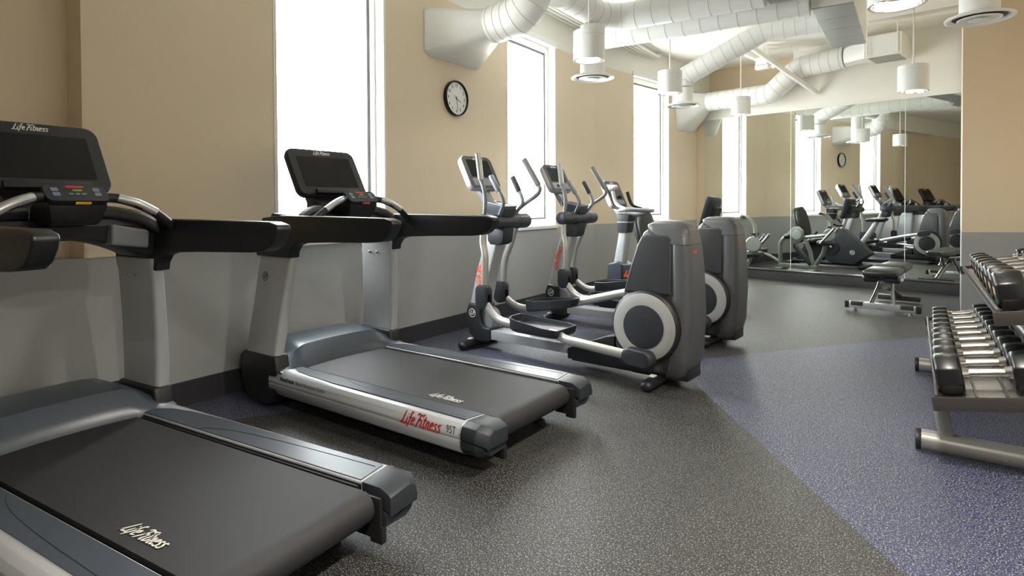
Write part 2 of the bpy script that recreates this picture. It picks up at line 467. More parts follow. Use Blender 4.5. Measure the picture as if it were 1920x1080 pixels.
# right partition with its angled end face, right wall, rear wall
PA = Vector((.334, 6.283, 0)); PD = Vector((.901, .433, 0))
mb = MB()
def poly_block(mb, pts, z0, z1, mi): mb.prism(pts, z0, z1, 'z', mi)
pp = [(.334, 6.283), (1.10, 6.651), (1.10, 8.60), (.452, 8.745)]
poly_block(mb, pp, 0, ZW, 0); poly_block(mb, pp, ZW, CEIL, 1)
struct(build('wall_right_far', mb, ['grey_paint', 'beige_paint'], smooth=0))
mb = MB(); mb.box((1.10, -3.6, 0), (1.35, 8.7, ZW), 0); mb.box((1.10, -3.6, ZW), (1.35, 8.7, CEIL), 1)
struct(build('wall_right', mb, ['grey_paint', 'beige_paint'], smooth=0))
mb = MB(); mb.box((-3.6, -3.85, 0), (1.35, -3.6, ZW), 0); mb.box((-3.6, -3.85, ZW), (1.35, -3.6, CEIL), 1)
struct(build('wall_front', mb, ['grey_paint', 'beige_paint'], smooth=0))
mb = MB(); mb.box((-3.7, -3.85, -.12), (2.4, 10.4, 0)); struct(build('floor', mb, ['rubber_floor'], smooth=0))
mb = MB(); mb.box((-3.7, -3.85, CEIL), (2.4, 10.4, CEIL + .15)); struct(build('ceiling', mb, ['ceiling_paint'], smooth=0))
def base_run(name, F, s0, s1):
    mb = MB(); fb(mb, F, s0, s1, .0, .014, 0, .120); fb(mb, F, s0, s1, .0, .008, .120, .134)
    struct(build(name, mb, ['base_dark'], smooth=0))
base_run('baseboard_left', F1, -3.6, 6.78)
base_run('baseboard_left_far', F2, 0, 2.69)
mb = MB(); fb(mb, frame_pt(PA, PD, Vector((.433, -.901, 0))), 0, .84, 0, .014, 0, .134); struct(build('baseboard_right', mb, ['base_dark'], smooth=0))

# ------------------------------------------------------------------ treadmills (local: X toward the window wall, Y toward the camera side)
def console(parent, lb, zb, lt, zt, w, thick, shell, face, scr, scr_off, text_w, depth_back=.7):
    # slanted console slab; face looks back along -X and up
    up = Vector((lt - lb, 0, zt - zb)); h = up.length; up.normalize()
    xd = Vector((0, -1, 0)); nz = xd.cross(up).normalized()
    if nz.x > 0 and lt > lb: nz = -nz
    c = Vector(((lb + lt) / 2, 0, (zb + zt) / 2))
    def ring(ww, hh, r, d): return [c + xd * p[0] + up * p[1] + nz * d for p in rrect(ww, hh, r, 6)]
    mb = MB().loft([ring(w * .86, h * .84, .04, -thick), ring(w * .97, h * .97, .05, -thick * .72), ring(w, h, .052, -thick * .35), ring(w * .995, h * .995, .05, -.006), ring(w * .975, h * .97, .046, 0)])
    con = build('console', mb, shell, parent, smooth=50)
    fb_ = MB().loft([ring(w * .965, h * .955, .044, -.004), ring(w * .965, h * .955, .044, .0015)])
    build('console_face', fb_, face, con, smooth=0)
    sw, sh = scr
    cs = c + up * scr_off
    def sring(ww, hh, r, d): return [cs + xd * p[0] + up * p[1] + nz * d for p in rrect(ww, hh, r, 3)]
    build('screen', MB().loft([sring(sw, sh, .006, .001), sring(sw, sh, .006, .0026)]), 'screen_glass', con, smooth=0)
    lettering('LifeFitness', .034, c + up * (h * .5 - .028) + nz * .0026, xd, up, 'white_ink', con, shear=.35, bold=.0006, width=text_w)
    return con, c, xd, up, nz, h

def make_treadmill(name, label, x, y, deg, stop_mat):
    t = thing(name, label, 'treadmill', (x, y, 0), deg, 'treadmills facing the window wall')
    # understructure
    mb = MB().box((-.06, -.392, .10), (1.45, .392, .14)).box((-.02, .286, .11), (1.35, .305, .2015)).box((-.02, -.305, .11), (1.35, -.286, .2015)).box((.02, -.29, .05), (.10, .29, .09)).box((1.30, -.36, .05), (1.40, .36, .10))  # slim dark boxes beside the belt stand in for its shadow gap
    fr = build('base_frame', mb, 'black_plastic', t, bevel=.006)
    for sx, sy in ((.06, .25), (.06, -.25), (1.35, .30), (1.35, -.30)):
        build('levelling_foot', MB().lathe([(.03, 0), (.03, .012), (.014, .016), (.014, .06)], (sx, sy, 0), n=14), 'rubber_black', fr)
    # belt
    pr = [(1.42, .204), (.6, .204), (-.05, .203)]
    for k in range(1, 10):
        a = PI / 2 + PI * k / 10; pr.append((-.055 + .052 * math.cos(a), .151 + .052 * math.sin(a)))
    pr += [(-.05, .099), (1.42, .099)]
    belt = build('running_belt', MB().prism(pr, -.272, .272, 'y'), 'belt_rubber', t, smooth=40)
    lettering('LifeFitness', .055, (.265, .212, .2055), (-1, 0, 0), (0, -1, 0), 'cream_ink', belt, shear=.4, bold=.0015, width=.205)
    build('rear_roller', MB().lathe([(.043, -.286), (.043, .286)], (-.055, 0, .151), 'y', 16), 'rubber_black', t)
    for s in (1, -1):
        prof = [(.297, .203), (.297, .2125), (.405, .2205), (.432, .213), (.449, .195), (.455, .170), (.4555, .158), (.450, .155), (.4555, .151), (.453, .128), (.440, .098), (.418, .082), (.400, .09), (.390, .19)]
        rl = build('deck_rail', MB().prism([(p[0] * s, p[1]) for p in prof], -.03, 1.335, 'x'), 'silver_paint', t, bevel=.002, seg=1, smooth=45)
        fp = [(1.262, .3035), (1.258, .33), (1.235, .353), (1.17, .382), (1.05, .400), (.85, .409), (-.014, .411), (-.018, .407), (-.018, .3035)]
        mbf = MB().loft([[(p[0], p[1] * s, .2135 + (p[1] - .288) * .072 - .004) for p in fp], [(p[0], p[1] * s, .2155 + (p[1] - .288) * .072) for p in fp]])
        pl = build('foot_plate', mbf, 'slate_plastic', t, smooth=0)
        path = [(.86, .31, .2175), (.80, .335, .2195), (.68, .358, .2212), (.45, .375, .2225), (.15, .385, .2232), (.0, .388, .2235)]
        build('accent_line', MB().tube([(p[0], p[1] * s, p[2] - .0008) for p in path], .0014, 6, sub=4), 'black_plastic', pl)
        # end cap
        def er(l, pf, kw, dz): return [(l, (.297 + (p[0] - .297) * kw) * s, p[1] + (dz if p[1] > .15 else -dz * .6)) for p in pf]
        pu_ = [(.297, .155), (.297, .2135), (.412, .2212), (.446, .206), (.459, .178), (.459, .155)]
        pl_ = [(.297, .151), (.459, .151), (.456, .122), (.437, .094), (.405, .080), (.297, .085)]
        cp = build('end_cap', MB().loft([er(-.028, pu_, 1.0, 0), er(-.105, pu_, 1.0, -.001), er(-.140, pu_, .86, -.016), er(-.150, pu_, .80, -.024)]), 'charcoal_plastic', t, bevel=.0035, seg=2, smooth=30)
        build('cap_skirt', MB().loft([er(-.028, pl_, 1.0, 0), er(-.100, pl_, .99, -.002), er(-.133, pl_, .84, -.02)]), 'charcoal_plastic', cp, bevel=.0035, seg=2, smooth=30)
        build('cap_seam', MB().loft([er(-.026, pu_, 1.004, .0006), er(-.0285, pu_, 1.004, .0006)]), 'silver_paint', cp, smooth=0)
        build('cap_bracket', MB().box((-.125, .276 * s, .06), (-.02, .290 * s, .19)).box((-.13, .278 * s, .045), (-.08, .30 * s, .10)), 'rubber_black', cp, bevel=.004)
        if s == 1:
            lettering('LifeFitness', .062, (.19, .4562, .1835), (-1, 0, 0), (0, -.12, 1), 'red_ink', rl, shear=.35, bold=.0016, width=.245)
            lettering('95T', .045, (.022, .4562, .1845), (-1, 0, 0), (0, -.12, 1), 'dark_ink', rl, width=.05)
            lettering('FlexDeck', .026, (1.160, .4562, .190), (-1, 0, 0), (0, -.12, 1), 'black_ink', rl, bold=.0006, width=.125)
            lettering('Shock Absorption System', .026, (.965, .4562, .190), (-1, 0, 0), (0, -.12, 1), 'dark_ink', rl, width=.235)
        # upright base
        ub = [(1.30, .05), (1.268, .11), (1.262, .20), (1.285, .298), (1.585, .298), (1.60, .24), (1.60, .14), (1.575, .06), (1.50, .025), (1.36, .025)]
        build('upright_base', MB().prism(ub, .362 * s, .4505 * s, 'y'), 'black_plastic', t, bevel=.018, seg=3)
        build('transport_wheel', MB().lathe([(.05, .36 * s), (.075, .372 * s), (.075, .41 * s), (.05, .42 * s)], (1.625, 0, .20), 'y', 20), 'rubber_black', t)
        # upright
        def ur(z, l0, l1, w, th):
            return [(p[0], p[1], z) for p in rrect(l1 - l0, th, .02, 4, (l0 + l1) / 2, w * s)]
        up = build('upright', MB().loft([ur(.29, 1.290, 1.575, .412, .066), ur(.42, 1.270, 1.558, .402, .064), ur(.60, 1.248, 1.535, .384, .060), ur(.78, 1.228, 1.520, .364, .056), ur(.875, 1.222, 1.515, .352, .054)]), 'silver_paint', t, smooth=50)
        if s == 1:
            emblem((1.44, .4015, .712), (-1, 0, 0), (0, -.11, 1), .026, 'dark_ink', up)
        for q in (1.43, 1.36):
            build('bolt', MB().lathe([(.009, 0), (.009, .004), (.005, .006)], (q, (.331 if s == 1 else -.331) - (.0 if s == 1 else 0) , .80), 'y', 10), 'chrome', up)
        # handrail with its bracket
        hr = [(.425, 1.030), (.418, 1.015), (.432, .985), (.462, .95), (.50, .932), (.58, .924), (.9, .915), (1.12, .905), (1.175, .888), (1.205, .855), (1.212, .822), (1.525, .822), (1.545, .90), (1.52, .98), (1.46, 1.035), (1.30, 1.048), (.8, 1.045), (.47, 1.041)]
        hrl = build('handrail', MB().prism(hr, .338 * s, .402 * s, 'y'), 'black_plastic', t, bevel=.014, seg=3)
        build('rail_seam', MB().box((.45, .4022 * s, 1.0225), (1.24, .4030 * s, 1.0245)), 'rubber_black', hrl, smooth=0)
        # grip bar
        path = [(1.125, .085, 1.135), (1.108, .14, 1.132), (1.09, .20, 1.112), (1.082, .27, 1.074), (1.088, .33, 1.028), (1.10, .375, .985)]
        gb = build('grip_bar', MB().tube([(p[0], p[1] * s, p[2]) for p in path], .0185, 12, sub=5), 'rubber_black', t)
        build('pulse_sensor', MB().tube([(p[0] - .004, p[1] * s, p[2] + .003) for p in path[1:4]], .018, 12, sub=5), 'silver_metal', gb)
        # cup tray and its arm
        ct = [(1.185, .155, .945), (1.185, .300, .925), (1.180, .300, 1.0), (1.185, .155, 1.03)]
        build('cup_tray', MB().loft([[(p[0], p[1] * s, p[2]) for p in ct], [(1.30, p[1] * s, p[2]) for p in ct]]), 'grey_plastic', t, bevel=.012, seg=3)
        build('dash_arm', MB().tube([(1.29, .10 * s, 1.07), (1.27, .20 * s, 1.068), (1.23, .29 * s, 1.045), (1.20, .365 * s, .99)], [.035, .034, .030, .028], 12, sub=4), 'black_plastic', t)
    # motor hood
    rings = []
    for k in range(25):
        w = -.438 + .876 * k / 24; a = abs(w)
        e = max(0, min(1, (a - .23) / .22)); drop = e * e * (3 - 2 * e)
        zt = .335 - .10 * drop; l0 = 1.243 + .035 * (1 - min(1, a / .30) ** 2) - .01 * drop
        lf = 1.785 - .30 * max(0, (a - .36) / .09) if a > .36 else 1.785
        rings.append([(l0, w, .185), (l0 + .004, w, .2135), (l0 + .03, w, .2135 + (zt - .2135) * .35), (l0 + .075, w, .2135 + (zt - .2135) * .86), (l0 + .14, w, zt), (min(1.58, lf - .05), w, zt - .004), (min(1.70, lf - .03), w, zt - .03), (lf - .02, w, zt - .08), (lf, w, .15), (lf - .015, w, .07), (1.44, w, .07), (1.38, w, .15)])
    build('motor_hood', MB().loft(rings), 'slate_shell', t, smooth=35)
    # dash panel with an arched underside
    rings = []
    for k in range(19):
        w = -.365 + .73 * k / 18; a = abs(w)
        zb = .968 - .085 * min(1, (a / .30)) ** 2.2; zt = 1.048
        rings.append([(1.225, w, zb + .012), (1.215, w, zt - .025), (1.24, w, zt), (1.42, w, zt + .012), (1.45, w, zt - .02), (1.44, w, zb + .02), (1.40, w, zb), (1.25, w, zb)])
    build('dash_panel', MB().loft(rings), 'black_plastic', t, smooth=40)
    nk = [[(1.26, -.15, 1.03), (1.26, .15, 1.03), (1.45, .15, 1.03), (1.45, -.15, 1.03)], [(1.32, -.13, 1.11), (1.32, .13, 1.11), (1.45, .13, 1.11), (1.45, -.13, 1.11)], [(1.385, -.16, 1.185), (1.385, .16, 1.185), (1.465, .16, 1.20), (1.465, -.16, 1.20)], [(1.435, -.14, 1.27), (1.435, .14, 1.27), (1.485, .14, 1.28), (1.485, -.14, 1.28)]]
    build('console_neck', MB().loft(nk), 'black_plastic', t, bevel=.02, seg=3)
    con, c, xd, upv, nz, h = console(t, 1.335, 1.160, 1.492, 1.442, .485, .062, 'charcoal_plastic', 'black_plastic', (.378, .205), .0, .128)
    cl = Vector((1.335, 0, 1.160)) + nz * .012 + upv * .018
    build('media_ledge', MB().obox(cl + xd * -.15 - upv * .02, xd * .30, upv * .032, nz * .024), 'black_plastic', con, bevel=.008)
    # control pad
    a0 = Vector((1.078, 0, 1.124)); a1 = Vector((1.136, 0, 1.180)); pu = (a1 - a0).normalized(); pn = Vector((-pu.z, 0, pu.x))
    pc = (a0 + a1) / 2
    def pring(w, hh, r, d): return [pc + xd * p[0] + pu * p[1] + pn * d for p in rrect(w, hh, r, 5)]
    pad = build('control_pad', MB().loft([pring(.20, .082, .022, -.022), pring(.212, .09, .026, -.012), pring(.205, .084, .024, 0)]), 'black_plastic', t, smooth=50)
    pb = [[(1.085, -.098, 1.105), (1.085, .098, 1.105), (1.15, .10, 1.16), (1.15, -.10, 1.16)], [(1.105, -.085, 1.05), (1.105, .085, 1.05), (1.26, .09, 1.10), (1.26, -.09, 1.10)], [(1.12, -.075, 1.030), (1.12, .075, 1.030), (1.30, .08, 1.035), (1.30, -.08, 1.035)]]
    build('pad_housing', MB().loft(pb), 'black_plastic', t, bevel=.01, seg=2)
    def button(cx, cy, w, hh, m, nm='button'):
        q = pc + xd * cx + pu * cy
        build(nm, MB().loft([[q + xd * p[0] + pu * p[1] + pn * -.001 for p in rrect(w, hh, .003, 2)], [q + xd * p[0] + pu * p[1] + pn * .0022 for p in rrect(w * .96, hh * .9, .003, 2)]]), m, pad, smooth=0)
    button(0, .030, .062, .013, 'btn_red', 'stop_button'); button(.004, .012, .034, .010, 'btn_green', 'go_button')
    for cx in (-.021, .0, .021): button(cx, -.007, .017, .009, 'btn_grey')
    for cx in (-.068, .068):
        for cy in (.016, -.008): button(cx, cy, .024, .020, 'btn_blue', 'arrow_button')
    ll = pc - pu * .044 + pn * -.004
    build('safety_stop', MB().obox(ll + xd * -.017, xd * .052, pu * -.006, pn * -.010), stop_mat, pad, bevel=.002)
    return t

make_treadmill('treadmill', 'grey and black treadmill with yellow stop bar on its keypad, beside the blank wall niche', -1.473, 1.0, 183.7, 'btn_yellow')
make_treadmill('treadmill', 'grey and black treadmill with coral stop bar on its keypad, in front of a window', -1.52, 2.309, 178.0, 'btn_coral')

# ------------------------------------------------------------------ elliptical trainers (local: X toward the window wall, origin under the flywheel tower)
def make_elliptical(name, label, x, y, deg):
    t = thing(name, label, 'elliptical', (x, y, 0), deg, 'elliptical trainers facing the window wall')
    build('base_rail', MB().box((.42, -.075, .087), (1.42, .075, .155)), 'silver_paint', t, bevel=.006)
    build('rear_base', MB().box((-.19, -.10, .055), (.62, .10, .15)).prism([(.30, .06), (.30, .26), (.36, .25), (.66, .13), (.66, .06)], -.09, .09, 'y'), 'black_plastic', t, bevel=.008)
    fc = [(1.36, .07), (1.36, .168), (1.42, .172), (1.452, .20), (1.465, .26), (1.455, .335), (1.575, .345), (1.60, .28), (1.603, .20), (1.57, .11), (1.50, .06)]
    fcv = build('front_cover', MB().prism(fc, -.088, .088, 'y'), 'charcoal_plastic', t, bevel=.012, seg=3)
    emblem((1.535, .0892, .272), (-1, 0, 0), (0, 0, 1), .034, 'white_ink', fcv)
    build('cover_fillet', MB().lathe([(.085, -.05), (.095, -.04), (.095, .04), (.085, .05)], (1.445, 0, .225), 'y', 20), 'grey_plastic', fcv)
    for l, hw in ((1.545, .195), (.0, .26)):
        ft = build('floor_foot', MB().tube([(l, -hw, .032), (l, -hw + .02, .036), (l, 0, .042), (l, hw - .02, .036), (l, hw, .032)], [.026, .032, .034, .032, .026], 14, flat=1.25), 'black_plastic', t)
        for sg in (1, -1): build('rubber_tip', MB().sphere((l, sg * (hw - .01), .034), .034, sc=(1.25, .9, .96)), 'rubber_black', ft)
        build('warning_sticker', MB().box((l - .015, hw - .12, .071), (l + .02, hw - .08, .0775)), 'label_white', ft, smooth=0)
    # mast
    def mr(z, l0, l1, w): return [(p[0], p[1], z) for p in rrect(l1 - l0, w, .018, 4, (l0 + l1) / 2, 0)]
    ms = build('mast', MB().loft([mr(.31, 1.455, 1.592, .125), mr(.55, 1.395, 1.53, .118), mr(.80, 1.315, 1.45, .112), mr(.97, 1.255, 1.395, .108)]), 'silver_paint', t, smooth=50)
    lettering('LifeFitness', .072, (1.475, .0605, .60), (-.29, 0, 1), (1, 0, .29), 'orange_ink', ms, shear=.35, bold=.0015, width=.245)
    build('mast_collar', MB().prism([(1.235, .93), (1.255, .82), (1.29, .80), (1.375, .80), (1.40, .83), (1.405, .93)], -.062, .062, 'y'), 'charcoal_plastic', t, bevel=.012)
    cy = build('pivot_cylinder', MB().lathe([(.040, -.285), (.054, -.275), (.058, -.255), (.058, .255), (.054, .275), (.040, .285)], (1.29, 0, .977), 'y', 28), 'slate_plastic', t, smooth=40)
    for q in (.15, -.15):
        build('seam_ring', MB().lathe([(.0586, q - .003), (.0590, q), (.0586, q + .003)], (1.29, 0, .977), 'y', 28), 'rubber_black', cy)
        build('screw', MB().lathe([(.006, 0), (.006, .004)], (1.228, q - .03 * (1 if q > 0 else -1), .977), 'x', 10), 'black_plastic', cy)
    cb = [[(1.235, -.060, 1.005), (1.235, .060, 1.005), (1.40, .060, 1.01), (1.40, -.060, 1.01)], [(1.218, -.080, 1.085), (1.218, .080, 1.085), (1.43, .080, 1.125), (1.43, -.080, 1.125)]]
    cup = build('cup_tray', MB().loft(cb), 'slate_plastic', t, bevel=.016, seg=3)
    rim = [(1.222, -.076, 1.087), (1.222, .076, 1.087), (1.425, .076, 1.125), (1.425, -.076, 1.125)]
    rb = MB()
    for i in range(4): rb.tube([rim[i], rim[(i + 1) % 4]], .006, 8)
    build('tray_rim', rb, 'grey_plastic', cup)
    build('tray_well', MB().obox((1.25, -.035, 1.0935), (.12, 0, .0226), (0, .07, 0), (0, 0, .002)), 'rubber_black', cup, bevel=.003)
    nk = [[(1.33, -.045, 1.02), (1.33, .045, 1.02), (1.41, .045, 1.03), (1.41, -.045, 1.03)], [(1.455, -.05, 1.18), (1.455, .05, 1.18), (1.53, .05, 1.20), (1.53, -.05, 1.20)], [(1.51, -.07, 1.27), (1.51, .07, 1.27), (1.555, .07, 1.28), (1.555, -.07, 1.28)]]
    build('console_neck', MB().loft(nk), 'grey_plastic', t, bevel=.012)
    con, c, xd, upv, nz, h = console(t, 1.447, 1.222, 1.582, 1.482, .345, .066, 'silver_paint', 'charcoal_plastic', (.248, .150), .035, .095)
    q = c - upv * .085 + nz * .001
    build('button_panel', MB().loft([[q + xd * p[0] + upv * p[1] for p in rrect(.26, .062, .012, 3)], [q + xd * p[0] + upv * p[1] + nz * .0018 for p in rrect(.26, .062, .012, 3)]]), 'grey_plastic', con, smooth=0)
    build('tuning_knob', MB().tube([q + xd * -.05, q + xd * -.05 + nz * .014], .014, 14), 'black_plastic', con)
    # fixed grips
    for s in (1, -1):
        p = [(1.262, .085, 1.02), (1.228, .10, 1.062), (1.198, .112, 1.112), (1.212, .118, 1.165), (1.245, .122, 1.215), (1.300, .128, 1.305)]
        fh = build('fixed_handle', MB().tube([(a, b * s, z) for a, b, z in p], .0145, 10, sub=4), 'grey_plastic', t)
        build('hand_grip', MB().tube([(a, b * s, z) for a, b, z in ((1.236, .121, 1.20), (1.245, .122, 1.215), (1.300, .128, 1.305), (1.306, .1285, 1.315))], [.019, .021, .021, .017], 12), 'charcoal_plastic' if s < 0 else 'grey_plastic', fh)
    # swinging arms: handle above the pivot, link below it, then the pedal beam back to the crank
    arms = {1: dict(h=[(1.282, .236, .985), (1.268, .238, 1.06), (1.262, .240, 1.15), (1.278, .242, 1.23), (1.300, .243, 1.29), (1.324, .245, 1.462)],
                    d=[(1.29, .232, .96), (1.286, .238, .86), (1.283, .240, .81), (1.262, .246, .745), (1.258, .25, .66), (1.258, .255, .52)], b=(1.262, .262, .443),
                    f=[(1.235, .268, .395), (1.165, .266, .322), (1.08, .265, .286), (.93, .265, .276)],
                    r=[(.66, .285, .262), (.58, .305, .262), (.51, .318, .246), (.42, .32, .240), (.06, .32, .216)], k=(.015, .32, .214), p=(.78, .245, .276, 0.0)),
            -1: dict(h=[(1.315, -.20, .99), (1.325, -.205, 1.045), (1.27, -.22, 1.10), (1.165, -.232, 1.165), (1.128, -.235, 1.205), (1.142, -.236, 1.255), (1.272, -.238, 1.446)],
                     d=[(1.315, -.195, .96), (1.352, -.20, .89), (1.376, -.20, .82), (1.437, -.202, .70), (1.462, -.205, .60), (1.475, -.21, .49)], b=(1.498, -.215, .405),
                     f=[(1.455, -.23, .350), (1.38, -.245, .300), (1.29, -.255, .282), (1.18, -.26, .305)],
                     r=[(.83, -.26, .372), (.60, -.285, .435), (.38, -.305, .49), (.10, -.32, .545)], k=(.055, -.32, .555), p=(1.0, -.255, .345, -.19))}
    for s, A in arms.items():
        sw = build('swing_arm', MB().tube(A['d'], .029, 12, sub=4, flat=.8), 'arm_metal', t)
        build('upper_handle', MB().tube(A['h'], .0155, 12, sub=5), 'grey_plastic', sw)
        a, b = Vector(A['h'][-2]), Vector(A['h'][-1]); dirv = (b - a).normalized()
        build('hand_grip', MB().tube([a - dirv * .01, a, b, b + dirv * .008], [.019, .0225, .0225, .025], 12), 'silver_metal' if s > 0 else 'grey_plastic', sw)
        bx, by, bz = A['b']
        pts = [(bx + p[0], bz + p[1]) for p in rrect(.105, .178, .05, 6)]
        pv = build('pivot_cover', MB().prism(pts, by - .036, by + .036, 'y'), 'charcoal_plastic', t, bevel=.010, seg=2)
        build('cover_slot', MB().prism([(bx - .0540, bz - .065), (bx - .0540, bz + .02), (bx - .0526, bz + .02), (bx - .0526, bz - .065)], by - .014, by + .014, 'y'), 'black_glossy', pv, smooth=0)
        bm_ = build('pedal_beam', MB().tube(A['f'], .030, 12, sub=5, flat=.85).tube(A['r'], .030, 12, sub=5, flat=.85), 'arm_metal', t)
        kx, ky, kz = A['k']; kd = Vector((A['r'][-1][0] - A['r'][-2][0], 0, A['r'][-1][2] - A['r'][-2][2])).normalized()
        cc = Vector((kx, ky, kz)); kn = Vector((0, 1, 0)); ku = kd.cross(kn)
        build('crank_cover', MB().loft([[cc + kd * p[0] + ku * p[1] + kn * d for p in rrect(.196 * sc_, .098 * sc_, .047 * sc_, 6)] for d, sc_ in ((-.040, .86), (-.030, .98), (-.02, 1), (.02, 1), (.030, .98), (.040, .86))]), 'charcoal_plastic', bm_, smooth=45)
        # pedal tray
        px, py, pz, tl = A['p']
        out = [(.225, -.085), (.225, .02), (.20, .075), (.13, .105), (-.10, .12), (-.20, .118), (-.225, .10), (-.225, -.11), (-.15, -.125), (.10, -.118), (.19, -.10)]
        hgt = [.062, .062, .060, .055, .030, .026, .026, .030, .036, .048, .058]
        def pp_(k, q, zz): return (px + out[k][0] * q * math.cos(tl) , py + out[k][1] * q * s, pz + zz + out[k][0] * q * math.sin(tl))
        n = len(out)
        rg = [[pp_(k, .90, -.030) for k in range(n)], [pp_(k, .97, -.012) for k in range(n)], [pp_(k, 1.0, hgt[k]) for k in range(n)], [pp_(k, .955, hgt[k]) for k in range(n)], [pp_(k, .925, .008) for k in range(n)]]
        build('pedal', MB().loft(rg), 'charcoal_plastic', t, bevel=.003, seg=1)
    # flywheel tower
    def tr(z, l0, l1, w, r): return [(p[0], p[1], z) for p in rrect(l1 - l0, w, min(r, w * .45), 6, (l0 + l1) / 2, 0)]
    body = [tr(.055, -.10, .20, .20, .05), tr(.10, -.16, .27, .26, .07), tr(.22, -.17, .29, .30, .08), tr(.40, -.17, .275, .30, .08), tr(.55, -.165, .228, .285, .07), tr(.70, -.16, .185, .265, .065), tr(.85, -.145, .138, .235, .06), tr(.925, -.135, .11, .205, .055), tr(.945, -.125, .09, .17, .05), tr(.95, -.12, .07, .12, .04)]
    build('flywheel_tower', MB().loft(body), 'tower_dark', t, smooth=60)
    def hwid(z):
        tb = [(.40, .15), (.55, .1425), (.70, .1325), (.85, .1175), (.925, .1025), (.95, .06)]
        for (z0, w0), (z1, w1) in zip(tb, tb[1:]):
            if z <= z1: return w0 + (w1 - w0) * (z - z0) / (z1 - z0)
        return .05
    for s in (1, -1):
        po = [(-.105, .56), (.20, .56), (.165, .70), (.122, .85), (.098, .905), (.07, .918), (-.075, .918), (-.10, .90)]
        cx_, cz_ = .04, .74
        def pr_(k, d): return [(cx_ + (p[0] - cx_) * k, (hwid(cz_ + (p[1] - cz_) * k) + d) * s, cz_ + (p[1] - cz_) * k) for p in po]
        build('side_panel', MB().loft([pr_(1.0, -.02), pr_(1.0, .006), pr_(.93, .014)]), 'tower_dark', t, bevel=.004, seg=2, smooth=40)
    shell = [tr(.05, -.14, -.02, .19, .04), tr(.09, -.18, -.05, .27, .05), tr(.20, -.208, -.07, .312, .06), tr(.45, -.222, -.085, .308, .06), tr(.70, -.216, -.085, .278, .055), tr(.86, -.204, -.08, .25, .05)]
    sh = build('rear_shell', MB().loft(shell), 'grey_shell', t, smooth=60)
    cap = [tr(.862, -.203, -.06, .25, .05), tr(.94, -.190, .075, .218, .05), tr(.975, -.165, .085, .185, .05), tr(.995, -.13, .05, .13, .045), tr(1.0, -.10, .0, .08, .03)]
    build('top_cap', MB().loft(cap), 'grey_shell', t, smooth=60)
    lettering('LifeFitness', .022, (-.2095, .05, .82), (0, -1, 0), (.08, 0, 1), 'orange_ink', sh, shear=.35, width=.08)
    for s in (1, -1):
        hs = build('wheel_housing', MB().lathe([(.20, .10 * s), (.216, .13 * s), (.216, .186 * s), (.208, .196 * s), (.19, .2 * s)], (.042, 0, .369), 'y', 44), 'black_plastic', t, smooth=40)
        wr = build('wheel_ring', MB().lathe([(.200, .190 * s), (.200, .203 * s), (.196, .206 * s), (.13, .206 * s)], (.042, 0, .369), 'y', 44), 'disc_grey', t, smooth=40)
        build('wheel_disc', MB().lathe([(.130, .20 * s), (.130, .2085 * s), (.127, .2095 * s)], (.042, 0, .369), 'y', 44), 'charcoal_plastic', wr, smooth=40)
        build('axle_cap', MB().lathe([(.006, .2 * s), (.006, .2115 * s)], (.042, 0, .369), 'y', 10), 'black_plastic', wr)
    return t

make_elliptical('elliptical_trainer', 'grey and silver elliptical trainer standing beside the treadmill, left of its twin', -1.272, 3.56, 175)
make_elliptical('elliptical_trainer', 'grey and silver elliptical trainer standing between its twin and the upright bike', -1.305, 4.81, 175)

